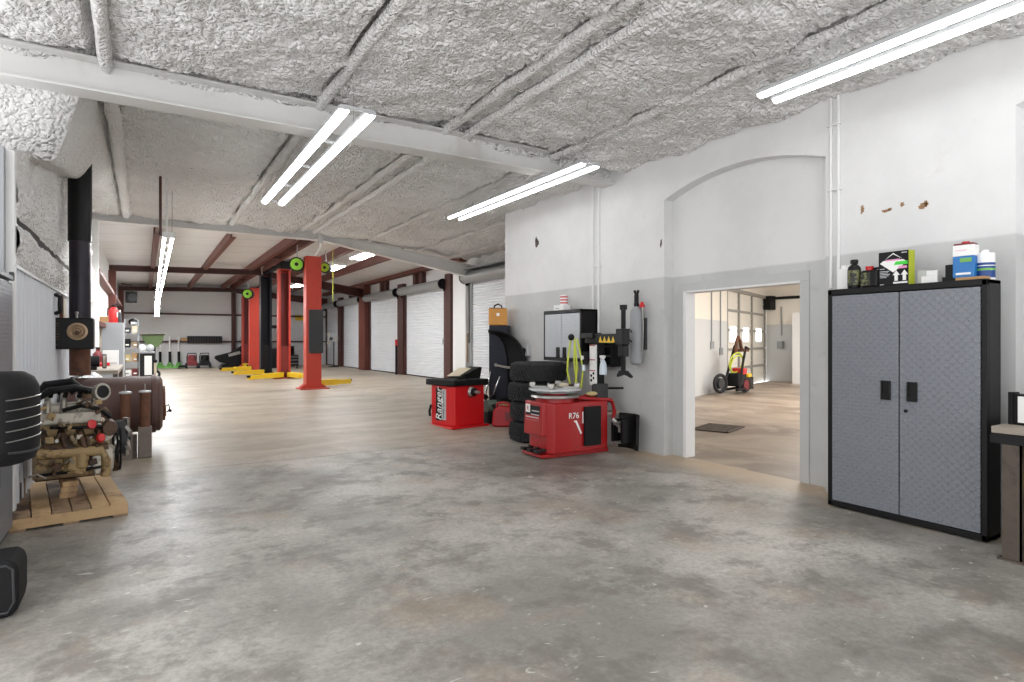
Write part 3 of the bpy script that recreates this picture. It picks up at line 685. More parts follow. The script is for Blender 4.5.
for i, (z, w) in enumerate(((.138, .035), (.118, .07), (.106, .06), (.094, .075), (.082, .065), (.07, .05), (.014, .03))): b.prism([(.10, z), (.10 - w, z), (.10 - w, z + .005), (.10, z + .005)], 'x', -.0475, -.045)
b.prism([(-.06, .255), (-.10, .255), (-.10, .262), (-.06, .262)], 'x', -.0475, -.045)
b.mk('small_print', 'grey_l', t)
# small pale things in the middle of the cabinet top
tag(B().prism([(2.28, TOPZ), (2.34, TOPZ), (2.34, TOPZ + .105), (2.33, TOPZ + .11), (2.28, TOPZ + .108)], 'x', 5.15, 5.17).mk('switch_plate', 'grey_l', bev=.002), 'pale grey upright cover plate leaning on the cabinet top beside the carton', 'plate')
t = thing('parts_box', 'small white cardboard box on the middle of the cabinet top', 'box', (5.14, 2.235, TOPZ)); bx(-.04, .04, -.055, .055, 0, .06).mk('box', 'paper', t, bev=.002); bx(-.041, .041, -.056, .02, .06, .10).mk('lid_flap', 'paper', t, bev=.002)
t = thing('black_case', 'small matt black case beside the blue and white can on the cabinet', 'case', (5.14, 2.09, TOPZ)); bx(-.05, .05, -.05, .035, 0, .13).mk('case', 'blk2', t, bev=.004); bx(-.05, .05, .035, .055, 0, .04).mk('clasp', 'blk2', t, bev=.003)
tag(B().box(5.02, 5.13, 1.85, 2.03, TOPZ, TOPZ + .022).mk('wood_offcut', 'card', bev=.002), 'flat brown wood offcut under the blue and white can at the cabinet edge', 'wood offcut')
t = thing('solvent_can', 'rectangular blue and white can with a red screw cap, on the cabinet corner', 'can', (5.085, 1.99, TOPZ + .022), radians(4))
bx(-.05, .05, -.066, .066, 0, .155).mk('blue_body', 'blue', t, bev=.006); bx(-.0498, .0498, -.0658, .0658, .155, .235).mk('white_top', 'paper', t, bev=.004)
bx(-.053, -.049, -.05, .02, .11, .14).mk('green_patch', 'ltgreen', t); bx(-.053, -.049, -.045, .045, .02, .035).mk('white_print', 'paper', t)
b = B(); b.box(-.051, -.049, -.02, .05, .195, .199); b.mk('red_print', 'pink', t); bx(-.04, .04, -.06, .065, .235, .25).mk('red_lid', 'mower_red', t, bev=.006); B().cyl((0, .0, .25), (0, .0, .262), .025, n=18).mk('cap', 'red', t, smooth=True)
t = thing('round_can', 'round white and deep blue can with a white cap, at the cabinet end', 'can', (5.145, 1.895, TOPZ), 0); RC = t
B().lathe([(0, 0), (.073, 0), (.075, .004), (.075, .19), (.073, .195), (.068, .195), (.066, .19), (0, .19)], n=30).mk('can', 'paper', t, smooth=True); B().lathe([(.0752, .015), (.0758, .015), (.0758, .125), (.0752, .125)], n=30).mk('label', 'blued', t, smooth=True); B().lathe([(.0756, .068), (.0762, .068), (.0762, .084), (.0756, .084)], n=30).mk('green_band', 'ltgreen', t, smooth=True); B().lathe([(0, .19), (.03, .19), (.03, .215), (.02, .222), (0, .222)], n=20).mk('cap', 'paper', t, smooth=True)
B().lathe([(.0758, .100), (.0764, .100), (.0764, .106), (.0758, .106)], n=30).mk('pale_band', 'paper', t, smooth=True)
RC.scale = (.78, .78, .98)

# ---- work bench at the right edge
t = thing('work_bench', 'steel-legged work bench with a worn top, next to the tall tread-plate cabinet', 'bench', (5.05, 0.85, 0))
bx(-.32, .38, -1.4, .86, .81, .855).mk('bench_top', 'shelfw', t, bev=.004); bx(-.33, .38, -1.4, .865, .745, .808).mk('apron', 'black', t, bev=.004)
for x in (-.27, .33):
    for y in (-1.3, .745):
        b = B(); b.box(x - .05, x + .05, y - .045, y - .035, 0, .75); b.box(x - .05, x - .04, y - .045, y + .055, 0, .75); b.box(x + .04, x + .05, y - .045, y - .01, 0, .75); b.box(x - .075, x + .075, y - .075, y + .075, 0, .012)
        for z in (.25, .42, .56): b.cyl((x - .054, y, z), (x - .04, y, z), .012, n=8)
        b.mk('leg', 'steelleg', t)
bx(-.28, .36, -1.3, .78, .13, .16).mk('lower_shelf', 'steelleg', t)
bx(.36, .38, -1.3, .8, .1, .75).mk('back_panel', 'black', t)
t = thing('picture_frame', 'black-edged box frame with a white board, standing on the bench', 'frame', (4.92, 1.50, .855), radians(-12))
bx(-.03, .03, -.42, .17, .0, .205).mk('case', 'black', t, bev=.004); bx(-.034, -.03, -.38, .125, .018, .19).mk('board', 'paper', t); bx(-.038, .038, .155, .182, 0, .215).mk('end_frame', 'black', t, bev=.003)
b = B(); b.tube([(-.036, .0, .19), (-.036, -.02, .11), (-.036, .01, .04)], .002, 4); b.tube([(-.036, .03, .19), (-.036, .05, .12)], .002, 4); b.mk('pencil_lines', 'grey', t)
t = thing('yellow_bucket', 'yellow and black drum-shaped tool on the shelf below the bench', 'tool', (5.0, 1.38, .16)); B().lathe([(0, 0), (.10, 0), (.11, .2), (.09, .26), (0, .26)]).mk('body', 'blk2', t, smooth=True); B().lathe([(.095, .255), (.125, .27), (.125, .38), (.09, .42), (0, .42)]).mk('hood', 'yel', t, smooth=True); B().cyl((-.12, 0, .12), (-.09, 0, .12), .03, n=12).mk('knob', 'steel', t)

# ---- bead blaster bottle on the wall
t = thing('bead_blaster', 'grey air bottle with a black forked nozzle and red valve, hung on the block wall', 'air tank', (5.36, 5.70, 1.10))
B().lathe([(0, 0), (.05, .004), (.078, .03), (.082, .06), (.082, .66), (.07, .71), (.04, .74), (.03, .75), (0, .75)], n=30).mk('tank', 'grey', t, smooth=True)
b = B(); b.lathe([(.03, .74), (.034, .78), (.028, .80), (.03, .88), (.026, .90)], n=18); b.tube([(0, 0, .88), (0, .035, .955)], .016, 8); b.tube([(0, 0, .88), (0, -.035, .955)], .016, 8); b.mk('nozzle', 'black', t, smooth=True)
b = B(); b.lathe([(0, .0), (.032, .0), (.034, .03), (.02, .05), (.018, .07), (0, .07)], (0.01, -.09, .735), n=16); b.mk('valve', 'red', t, smooth=True)
b = B(); b.tube([(-.08, .0, .30), (-.12, .02, .33), (-.13, .03, .40), (-.10, .02, .46), (-.08, 0, .42)], .012, 7); b.sph((-.125, .03, .32), .035, 12); b.mk('trigger', 'black', t, smooth=True)
b = B(); b.tube([(0.01, -.09, .74), (0.02, -.10, .55), (.02, -.088, .20), (0.02, -.08, .12)], .011, 7); b.mk('air_line', 'steel', t, smooth=True)
bx(.05, .09, -.10, .10, .2, .6).mk('wall_bracket', 'grey_d', t)
# ---- open black shelf unit and outlet box on the wall
t = thing('wall_shelf', 'open black wall shelf behind the tyre changer column', 'shelf', (5.34, 6.27, 1.07))
b = B(); b.box(-.10, .11, -.23, -.215, 0, .40); b.box(-.10, .11, .215, .23, 0, .40); b.box(-.10, .11, -.23, .23, 0, .015); b.box(-.10, .11, -.23, .23, .385, .40); b.box(.10, .11, -.23, .23, 0, .40); b.mk('case', 'black', t, bev=.003)
for z in (.13, .26): bx(-.09, .10, -.215, .215, z, z + .012).mk('shelf_board', 'grey_d', t)
t = thing('outlet_box', 'grey outlet box with a black plug on the wall above the tyre stack', 'outlet', (5.42, 8.40, 1.25)); bx(-.03, .03, -.10, .06, -.09, .09).mk('box', 'grey_l', t, bev=.006); B().cyl((-.07, -.01, .0), (-.03, -.01, 0), .045, n=16).mk('plug', 'black', t, smooth=True); B().tube([(-.05, -.01, -.02), (-.05, .02, -.16), (-.02, .10, -.30)], .008, 6).mk('cord', 'black', t, smooth=True)
# things on the wall cabinet
t = thing('white_box', 'small white box standing on the wall cabinet', 'box', (5.30, 7.23, 1.859)); bx(-.06, .06, -.13, .12, 0, .085).mk('carton', 'paper', t, bev=.003); bx(-.062, -.06, -.02, .08, .03, .04).mk('print', 'grey', t)
t = thing('striped_can', 'white can with red bands on top of the white box over the wall cabinet', 'can', (5.30, 7.17, 1.944)); B().lathe([(0, 0), (.055, 0), (.055, .13), (.045, .145), (0, .145)], n=24).mk('can', 'paper', t, smooth=True)
for z in (.018, .062, .106): B().lathe([(.0552, z), (.0562, z), (.0562, z + .02), (.0552, z + .02)], n=24).mk('band', 'red', t, smooth=True)

# ---- tyres: a stack of four
def tire_mesh():
    R, r, w = .395, .225, .276; b = B()
    prof = [(r, -w * .36), (r + .02, -w * .44), (r + .08, -w * .5), (R - .06, -w * .5), (R - .02, -w * .43), (R - .004, -w * .36), (R - .004, w * .36), (R - .02, w * .43), (R - .06, w * .5), (r + .08, w * .5), (r + .02, w * .44), (r, w * .36), (r - .005, 0), (r, -w * .36)]
    b.lathe([(p, q + w / 2) for p, q in prof], n=72)
    # tread blocks: staggered rows of lugs standing on the crown and shoulders
    for row, z in enumerate((-.092, -.047, 0.0, .047, .092)):
        n = 44 if abs(z) > .08 else 52
        for i in range(n):
            a = 2 * pi * (i + (row % 2) * .5) / n; ca, sa = cos(a), sin(a); rr = R - .006 - (.012 if abs(z) > .08 else 0)
            Rm = Matrix.Rotation(a, 3, 'Z') @ Matrix.Rotation((.35 if row in (1, 3) else -.2), 3, 'X')
            c = Vector((ca * rr, sa * rr, z + w / 2)); vs = []
            for k in range(8):
                vs.append(c + Rm @ Vector(((.020 if k & 1 else -.01), (.0165 if k & 2 else -.0165), (.019 if k & 4 else -.019))))
            b._add(vs, [(0, 2, 3, 1), (4, 5, 7, 6), (0, 1, 5, 4), (2, 6, 7, 3), (0, 4, 6, 2), (1, 3, 7, 5)])
    return b
tt = [('bottom tyre of the stack of four, on the floor', 0, 0, 0), ('second tyre from the floor in the stack of four', .012, -.01, .3), ('third tyre from the floor, just under the topmost', -.008, .012, 1.1), ('topmost black tyre of the stack of four', .02, .005, .7)]
me0 = None
for k, (lb, dx, dy, rz) in enumerate(tt):
    loc = (4.80 + dx, 7.13 + dy, .0 + .278 * k)
    if me0 is None: o = tire_mesh().mk('tire', 'tire', smooth=True); me0 = o
    else: o = me0.copy(); C.objects.link(o)
    o.location = loc; o.rotation_euler = (0, 0, rz); tag(o, lb, 'tyre', 'stacked tyres')

# ---- tyre changer
T = thing('tire_changer', 'red tyre changing machine with a round clamp table and black swing arm', 'tyre changer', (4.12, 5.8, 0))
# local x runs toward the wall, y away from camera
Hc = .66
b = B(); b.prism([(0.0, .12), (0.0, .50), (.04, .54), (.90, .54), (.92, .50), (.92, .10), (.88, .04), (.30, .03), (.06, .04)], 'z', .05, Hc)
b.mk('body', 'tcred', T, bev=.02, seg=3)
b = B(); b.prism([(-.05, .14), (.03, .12), (.03, .55), (-.05, .53)], 'z', .26, Hc + .01); b.xf(Matrix(((1, 0, .05, -.03), (0, 1, 0, 0), (0, 0, 1, 0), (0, 0, 0, 1)))); fp = b.mk('front_panel', 'tcred', T, bev=.015)
bx(-.055, -.048, .19, .50, .41, .62).mk('decal', 'blk2', T); bx(-.058, -.05, .40, .495, .53, .63).mk('logo_square', 'paper', T)
lettering('logo_letter', 'R', .085, 'tcred', frame3((-.0585, .447, .578), (0, -1, 0), (0, 0, 1)), T, .001)
b = B()
for z, y0, y1 in ((.55, .20, .36), (.505, .20, .38), (.47, .21, .49), (.43, .21, .49)): b.box(-.058, -.05, y0, y1, z, z + .012)
b.mk('decal_lines', 'grey_l', T)
for y in (.24, .33, .42): B().box(-.052, -.044, y - .022, y + .022, .315, .365).mk('sticker', 'paper', T)
b = B(); b.box(-.10, .02, .08, .52, .012, .05); b.box(0, .95, .10, .50, .0, .05); b.mk('base', 'tcred', T, bev=.01)
for y in (.15, .29, .43):
    p = B(); p.bar((.02, y, .10), (-.10, y, .085), .06, .02); p.box(-.155, -.09, y - .04, y + .04, .07, .105); p.cyl((-.03, y - .035, .10), (-.03, y + .035, .10), .018, n=10); p.mk('pedal', 'black', T, bev=.006)
lettering('model_mark', 'R76', .10, 'paper', frame3((.33, .018, .50), (1, 0, 0), (0, 0, 1)), T, .002)
B().prism([(.34, .44), (.38, .44), (.46, .28), (.44, .27), (.36, .42), (.34, .425)], 'y', .024, .04).mk('swoosh', 'paper', T)
B().box(.470, .480, .022, .036, .40, .54).mk('white_mark', 'paper', T)
b = B(); b.box(.49, .74, -.005, .05, .12, .60); b.box(.49, .74, -.012, -.004, .30, .305); b.mk('rubber_pad', 'blkr', T, bev=.012)
# turntable
tc = (.24, .29)
B().lathe([(0, Hc), (.24, Hc), (.24, .72), (.19, .74), (.15, .75), (.15, .79), (0, .79)], (tc[0], tc[1], 0), n=36).mk('pedestal', 'tcred', T, smooth=True)
tb = B().lathe([(0, .775), (.26, .775), (.265, .785), (.33, .80), (.335, .81), (.325, .825), (.12, .828), (0, .828)], (tc[0], tc[1], 0), n=8).mk('turntable', 'grey_l', T, bev=.01)
B().lathe([(0, .712), (.29, .712), (.30, .72), (.29, .745), (0, .745)], (tc[0], tc[1], 0), n=36).mk('lower_disc', 'steel', T, smooth=True)
for k in range(4):
    a = pi / 4 + k * pi / 2; c = Vector((tc[0] + cos(a) * .20, tc[1] + sin(a) * .20, .84)); R = Matrix.Rotation(a, 3, 'Z')
    j = B(); j.box(c.x - .10, c.x + .10, c.y - .03, c.y + .03, .825, .85, R); j.box(c.x + cos(a) * .08 - .035, c.x + cos(a) * .08 + .035, c.y + sin(a) * .08 - .04, c.y + sin(a) * .08 + .04, .845, .895, R); j.mk('jaw', 'steel', T, bev=.008)
# column, arm, vertical shaft with mounting head
cx, cy = .94, .30
bx(cx - .06, cx + .06, cy - .06, cy + .06, .58, 1.49).mk('column', 'black', T, bev=.008)
bx(cx - .14, cx + .04, cy - .16, cy - .055, .58, .86).mk('column_shroud', 'grey_d', T, bev=.01)
b = B(); b.box(cx - .095, cx - .062, cy - .055, cy + .055, .84, 1.36); b.mk('decal_strip', 'paper', T)
for z, m_ in ((1.16, 'tcred'), (1.02, 'tcred'), (1.345, 'tcred')): bx(cx - .098, cx - .094, cy - .055, cy + .055, z, z + .012).mk('decal_line', m_, T)
b = B()
for z in (.90, .96): b.cyl((cx - .098, cy + .02, z), (cx - .093, cy + .02, z), .02, n=10); b.cyl((cx - .098, cy - .025, z + .03), (cx - .093, cy - .025, z + .03), .018, n=10)
b.mk('pictogram', 'blk2', T)
P0 = Vector((cx - .02, cy + .12, 1.44)); P1 = Vector((.86, -.25, 1.44))
dA = (P1 - P0).normalized(); sA = Vector((-dA.y, dA.x, 0))
B().bar(P0 - dA * .08, P1, .09, .12).mk('swing_arm', 'black', T, bev=.008)
B().bar(P0 - dA * .12 + Vector((0, 0, .04)), P0 + dA * .14 + Vector((0, 0, .04)), .15, .07).mk('arm_block', 'black', T, bev=.008)
side = -1 if (sA.dot(Vector((-.7, -.7, 0))) < 0) else 1
for k in range(4):
    c = P0.lerp(P1, .42 + .135 * k) + sA * side * .0465 + Vector((0, 0, -.005))
    w = dA * .034; nrm = sA * side * .002
    v = [c - w + Vector((0, 0, -.035)), c + w + Vector((0, 0, -.035)), c + Vector((0, 0, .035))]
    q = B(); q._add([p for p in v] + [p + nrm for p in v], [(0, 1, 2), (5, 4, 3), (0, 3, 4, 1), (1, 4, 5, 2), (2, 5, 3, 0)]); q.mk('warning_triangle', 'yel', T)
c = P0.lerp(P1, .62) + sA * side * .0462 + Vector((0, 0, -.042)); B().bar(c - dA * .16, c + dA * .16, .003, .016).mk('warning_stripe', 'yel', T)
h = P1 + dA * .03
b = B(); b.bar(h - dA * .09 + Vector((0, 0, .02)), h + dA * .06 + Vector((0, 0, .02)), .11, .20); b.prism([(h.x - .05, h.y - .05), (h.x + .05, h.y - .05), (h.x + .05, h.y + .05), (h.x - .05, h.y + .05)], 'z', 1.22, 1.36)
b.mk('arm_head', 'black', T, bev=.012)
B().cyl((h.x, h.y, 1.02), (h.x, h.y, 1.84), .032, n=6).mk('vertical_shaft', 'blk2', T); B().cyl((h.x, h.y, 1.79), (h.x, h.y, 1.85), .046, n=18).mk('shaft_cap', 'black', T, smooth=True)
b = B(); b.prism([(-.08, .99), (-.05, 1.05), (.05, 1.05), (.12, .975), (.10, .96), (.02, 1.0), (-.07, .97)], 'y', -.03, .03); b.xf(Matrix.Translation((h.x, h.y, .0)) @ Matrix.Rotation(radians(-60), 4, 'Z')); b.mk('mount_head', 'black', T, bev=.006)
# air gauge, hoses, bead breaker blade
g = B().box(cx - .17, cx - .10, cy + .06, cy + .16, 1.10, 1.27).mk('regulator', 'black', T, bev=.01); B().cyl((cx - .185, cy + .11, 1.19), (cx - .17, cy + .11, 1.19), .03, n=18).mk('gauge_face', 'paper', g, smooth=True); B().cyl((cx - .15, cy + .11, 1.02), (cx - .15, cy + .11, 1.10), .025, n=14).mk('filter_bowl', 'bottle', g, smooth=True)
hx, hy = cx - .24, cy + .26
B().sph((hx, hy, 1.46), .045, 14).mk('hose_hook', 'black', T, smooth=True)
for s_, zb in ((0.0, .83), (.055, .80)):
    B().tube([(hx + .01 + s_ * .4, hy + .02 - s_, 1.45), (hx - .05 + s_, hy - s_, 1.20), (hx - .065 + s_ * 1.6, hy - s_, 1.02), (hx - .02 + s_ * 1.4, hy - s_, zb), (hx + .02 + s_, hy - .06 - s_, zb - .01), (hx + .03 + s_, hy - .09 - s_, 1.05), (hx + .02, hy - .05 - s_, 1.44)], .012, 8).mk('air_hose', 'hose', T, smooth=True)
b = B(); b.tube([(.55, .30, .66), (.75, .24, .72), (.95, .20, .68), (1.06, .16, .62), (1.05, .10, .50), (.98, .05, .42)], .025, 8); b.mk('breaker_arm', 'tcred', T, smooth=True)
b = B(); b.bar((.50, .20, .70), (1.0, .12, .66), .10, .035); b.mk('tool_tray', 'tcred', T, bev=.008)
b = B(); b.prism([(.92, .32), (1.18, .26), (1.14, .10), (.90, .10)], 'z', .46, .50); b.mk('breaker_top', 'shelfw', T, bev=.01)
b = B(); b.tube([(.94, .02, .42), (1.00, -.06, .33), (1.0, -.06, .26)], .03, 8); b.mk('breaker_hinge', 'steel', T, smooth=True)
def blade(u, v):
    a = (u - .5) * 1.3; return Vector((1.045 + .30 * cos(a) - .19 + .02 * v, -.29 + .36 * u, .05 + .44 * v))
b = B().grid(14, 6, blade)
bl = b.mk('bead_breaker_blade', 'blk2', T, smooth='all'); so = bl.modifiers.new('th', 'SOLIDIFY'); so.thickness = .035; so.offset = -1
b = B(); b.box(.94, 1.16, -.18, -.14, .14, .42); b.box(.94, 1.16, .0, .04, .14, .42); b.mk('blade_rib', 'blk2', T)
for z in (.14, .38): B().cyl((.88, -.08, z), (1.16, -.08, z), .02, n=8).mk('blade_pin', 'steel', T)
# loose clips and rags on the table and tray (small hand tools)
for k, (x, y, a, l) in enumerate(((.20, .22, .4, .16), (.40, .24, 1.9, .2), (.30, .40, 2.6, .15))):
    o = thing('tire_lever', ('short steel tyre lever lying across the front edge of the clamp table', 'steel tyre lever lying across the middle of the clamp table', 'stubby tyre lever at the back of the clamp table')[k], 'tyre lever', (4.12 + x, 5.8 + y, .856 if k != 1 else .86), a, 'levers on the clamp table')
    B().tube([(-l / 2, 0, 0.0), (l * .3, 0, 0.0), (l / 2, 0, .02)], .011, 7).mk('shank', 'steel', o, smooth=True); B().tube([(-l / 2, 0, 0), (-l * .1, 0, 0)], .015, 8).mk('grip', 'engd', o, smooth=True)
o = tag(B().sph((0, 0, 0), .06, 14, (1.6, 1.0, .45)).mk('shop_rag', 'beige', smooth=True), 'crumpled pale rag on the clamp table of the tyre changer', 'rag'); o.location = (4.47, 6.06, .858)
o = tag(B().sph((0, 0, 0), .06, 14, (1.4, 1.0, .5)).mk('shop_rag', 'tan', smooth=True), 'tan rag lying on the red tool tray by the column', 'rag'); o.location = (4.86, 5.98, .738)
t = thing('spray_bottle', 'translucent white spray bottle hung on the tyre changer column', 'spray bottle', (5.03, 5.96, .98)); B().lathe([(0, 0), (.046, 0), (.05, .01), (.047, .09), (.038, .15), (.016, .19), (.016, .21), (0, .21)], n=22).mk('bottle', 'bottle', t, smooth=True); b = B(); b.box(-.05, .03, -.014, .014, .215, .245); b.tube([(-.03, 0, .22), (-.045, 0, .17)], .007, 6); b.cyl((0, 0, .20), (0, 0, .22), .02, n=12); b.mk('trigger_head', 'paper', t, bev=.004)
tag(B().tube([(5.08, 6.0, .80), (5.20, 5.92, .80), (5.30, 5.88, .80)], .014, 8).mk('pry_bar', 'black', smooth=True), 'thin black bar sticking out of the tyre changer column toward the block wall', 'bar')

# ---- wheel balancer
Wb = thing('wheel_balancer', 'bright red wheel balancer cabinet with a black tray top and white lettering', 'wheel balancer', (4.1, 8.38, .048), radians(9))
b = B(); b.prism([(0, 0), (.58, 0), (.54, .36), (.10, .58), (-.07, .56)], 'z', .03, .66); b.mk('cabinet', 'wbred', Wb, bev=.02, seg=3)
b = B(); b.box(-.09, .64, -.06, .62, .0, .032); b.mk('base', 'wbred', Wb, bev=.008)
b = B(); b.prism([(-.05, -.05), (.64, -.05), (.62, .42), (.12, .66), (-.14, .62)], 'z', .66, .755); b.mk('weight_tray', 'blk2', Wb, bev=.02, seg=3)
for k in range(4): bx(.02 + .13 * k, .12 + .13 * k, .02, .10, .75, .762).mk('tray_pocket', 'grey_d', Wb, bev=.003)
b = B(); b.prism([(.12, .75), (.62, .75), (.66, .93), (.62, .94)], 'y', .16, .46); b.mk('console', 'black', Wb, bev=.01)
b = B(); b.prism([(-.16, -.2), (.16, -.2), (.16, .16), (-.16, .16)], 'z', 0, .012); b.xf(Matrix.Translation((.30, .32, .855)) @ Matrix.Rotation(radians(-26), 4, 'Y') @ Matrix.Rotation(radians(4), 4, 'Z') @ Matrix.Scale(.85, 4)); b.mk('weight_card', 'beige', Wb)
b = B(); b.lathe([(0, 0), (.075, 0), (.085, .02), (.06, .05), (.03, .07), (.024, .18), (.0, .18)], (.30, -.005, .56), (0.25, -1, 0), n=22); b.mk('spindle', 'steel', Wb, smooth=True)
b = B(); b.lathe([(.03, .05), (.062, .055), (.066, .085), (.05, .10), (.03, .10)], (.30, -.005, .56), (0.25, -1, 0), n=22); b.mk('clamp_nut', 'black', Wb, smooth=True)
b = B(); b.tube([(.17, .02, .74), (.10, .0, .79), (.16, -.03, .80), (.26, -.02, .74)], .01, 7); b.mk('cable', 'black', Wb, smooth=True)
# rotated lettering on the side facing the shop
sd = Vector((-.07, .56, 0)).normalized(); so_ = Vector((0, 0, 0)) + sd * .27 + Vector((-.004, -.0005, .37))
bx_ = B(); nx = Vector((-sd.y, sd.x, 0))
c0 = Vector((0, 0, 0)) + sd * .20 + nx * .001; c1 = sd * .30 + nx * .001
bx_.prism([(c0.x, c0.y), (c1.x, c1.y), (c1.x + nx.x * .006, c1.y + nx.y * .006), (c0.x + nx.x * .006, c0.y + nx.y * .006)], 'z', .12, .60); bx_.mk('stripe', 'grey_l', Wb)
bx_ = B(); c0 = sd * .285 + nx * .001; c1 = sd * .44 + nx * .001
bx_.prism([(c0.x, c0.y), (c1.x, c1.y), (c1.x + nx.x * .004, c1.y + nx.y * .004), (c0.x + nx.x * .004, c0.y + nx.y * .004)], 'z', .10, .62); bx_.mk('decal_panel', 'blk2', Wb)
lettering('brand_lettering', 'Ranger', .185, 'paper', frame3(sd * .365 + nx * .008 + Vector((0, 0, .36)), (0, 0, 1), tuple(sd)), Wb, .002, .25)
lettering('small_lettering', 'WHEEL BALANCER', .052, 'blk2', frame3(sd * .25 + nx * .010 + Vector((0, 0, .36)), (0, 0, 1), tuple(sd)), Wb, .001)
b = B(); q = sd * .54 + nx * .02; b.tube([(q.x, q.y, .34), (q.x - .03, q.y, .24), (q.x - .02, q.y, .16)], .02, 7); b.mk('power_cord', 'black', Wb, smooth=True)

# ---- wheel hood and control case behind the balancer
vx = Vector((.862, -.506, 0)); vy = Vector((.506, .862, 0))
Hd = thing('wheel_guard', 'black curved wheel guard on a tall navy case behind the red balancer', 'wheel guard', (5.0, 8.86, .073), math.atan2(vx.y, vx.x))
bx(-.02, .30, .05, .32, 0, 1.60).mk('case', 'navy', Hd, bev=.01); bx(.30, .345, .04, .33, 0, 1.60).mk('case_edge', 'black', Hd, bev=.006)
def guard(r, y, n=18): return [(r * sin(a) - .02, y, .55 + (1.50 - .55) * (1 - (1 - cos(a)) ** 1.0) if False else .48 + .98 * cos(a)) for a in [pi / 2 * i / n for i in range(n + 1)]]
b = B(); pa = guard(.30, .045); b._add([(-.02, .045, .48)] + pa, [tuple(range(len(pa) + 1))]); dp = b.mk('side_plate', 'navy', Hd); dp.modifiers.new('t', 'SOLIDIFY').thickness = .012
def shell(u, v):
    a = pi / 2 * u; r0 = .34 + .30 * v; return Vector((r0 * max(0, sin(a)) ** .85 - .03, .04 - .30 * v, .50 + (.98 + .03 * v) * max(0, cos(a)) ** .55))
b = B().grid(20, 8, shell); sh = b.mk('hood_shell', 'blk2', Hd, smooth='all'); sh.modifiers.new('t', 'SOLIDIFY').thickness = .015
b = B()
for v in (0, 1):
    b.tube([shell(i / 20, v) for i in range(21)], .016, 6)
b.mk('hood_rim', 'black', Hd, smooth=True)
for k in range(4):
    b = B(); b.tube([(.40 + .035 * k, -.12 - .08 * k, .62), (.40 + .035 * k, -.12 - .08 * k, .88)], .008, 6); b.mk('rod', 'grey_l', Hd, smooth=True)
b = B(); b.tube([(.10, -.04, .93), (.30, -.3, .90), (.62, -.34, .88)], .022, 7); b.sph((.10, -.04, .93), .035, 10); b.mk('hood_arm', 'steel', Hd, smooth=True)
t = thing('orange_case', 'tan orange hard case with a black handle on top of the navy case', 'case', (5.215, 8.965, 1.677), math.atan2(vx.y, vx.x)); bx(-.16, .16, -.12, .12, 0, .29).mk('case', 'orange', t, bev=.015); B().tube([(-.07, 0, .29), (-.06, 0, .34), (.0, 0, .37), (.06, 0, .34), (.07, 0, .29)], .014, 8).mk('handle', 'black', t, smooth=True); bx(-.025, .025, -.128, -.12, .16, .21).mk('latch', 'paper', t); bx(-.15, .12, -.06, .06, .288, .302).mk('lid_tray', 'black', t, bev=.003)
for k, (x, y, a, lb) in enumerate(((4.62, 8.62, .5, 'long chrome calliper arm leaning between the balancer and the wheel guard'), (4.72, 8.56, .25, 'shorter chrome rod leaning beside the calliper arm'))):
    o = thing('calliper_arm', lb, 'calliper', (x + .2, y + .12, .09), a); B().tube([(0, 0, .0), (.05, 0, .45), (.20, 0, .80 - .08 * k)], .014, 8).mk('rod', 'chrome', o, smooth=True); B().cyl((.02, -.03, .38), (.03, .03, .40), .045, n=14).mk('collar', 'black', o, smooth=True); B().sph((.0, 0, .02), .03, 10).mk('foot', 'black', o, smooth=True)
# gas can, bag, pump at the foot of the guard
t = thing('gas_can', 'red plastic fuel can on the floor between the balancer and the tyre stack', 'fuel can', (4.92, 8.28, .045), radians(-35))
b = B(); b.prism([(-.17, 0), (.17, 0), (.18, .04), (.18, .24), (.12, .31), (-.05, .33), (-.16, .27), (-.18, .04)], 'y', -.11, .11); b.mk('tank', 'gasred', t, smooth=True, bev=.03, seg=3)
B().tube([(-.12, 0, .28), (-.10, 0, .36), (.0, 0, .38), (.08, 0, .36), (.12, 0, .28)], .022, 8).mk('handle', 'gasred', t, smooth=True); B().cyl((-.13, 0, .28), (-.17, 0, .35), .032, n=14).mk('cap', 'black', t, smooth=True)
b = B(); b.box(.03, .13, -.118, -.105, .10, .24); b.mk('side_recess', 'mower_red', t, bev=.01)
t = thing('canvas_bag', 'tan canvas bag slumped behind the red fuel can', 'bag', (5.10, 8.62, .06)); BG = t; b = B().sph((0, 0, .17), .2, 18, (1.0, .8, .9)); [setattr(v, 'co', v.co + v.normal * 0 + Vector((0, 0, .03 * noise.noise(v.co * 9)))) for v in b.bm.verts]; b.mk('bag', 'tan', t, smooth='all'); b = B(); b.box(-.06, .08, -.05, .05, .33, .40); b.mk('dark_flap', 'blk2', t, bev=.015)
t = thing('small_pump', 'small grey-green pump on the floor behind the balancer corner', 'pump', (4.86, 8.60, .06)); B().cyl((-.09, 0, .28), (.09, 0, .28), .10, n=20).mk('motor', pm('grey_green_pump', (98, 112, 100), 0.5, var=.15), t, smooth=True); b = B(); b.box(-.1, .1, -.09, .09, 0, .19); b.mk('tank', 'blk2', t, bev=.01); B().tube([(.08, 0, .36), (.10, 0, .42), (-.08, 0, .42), (-.08, 0, .36)], .012, 6).mk('handle', 'black', t, smooth=True)

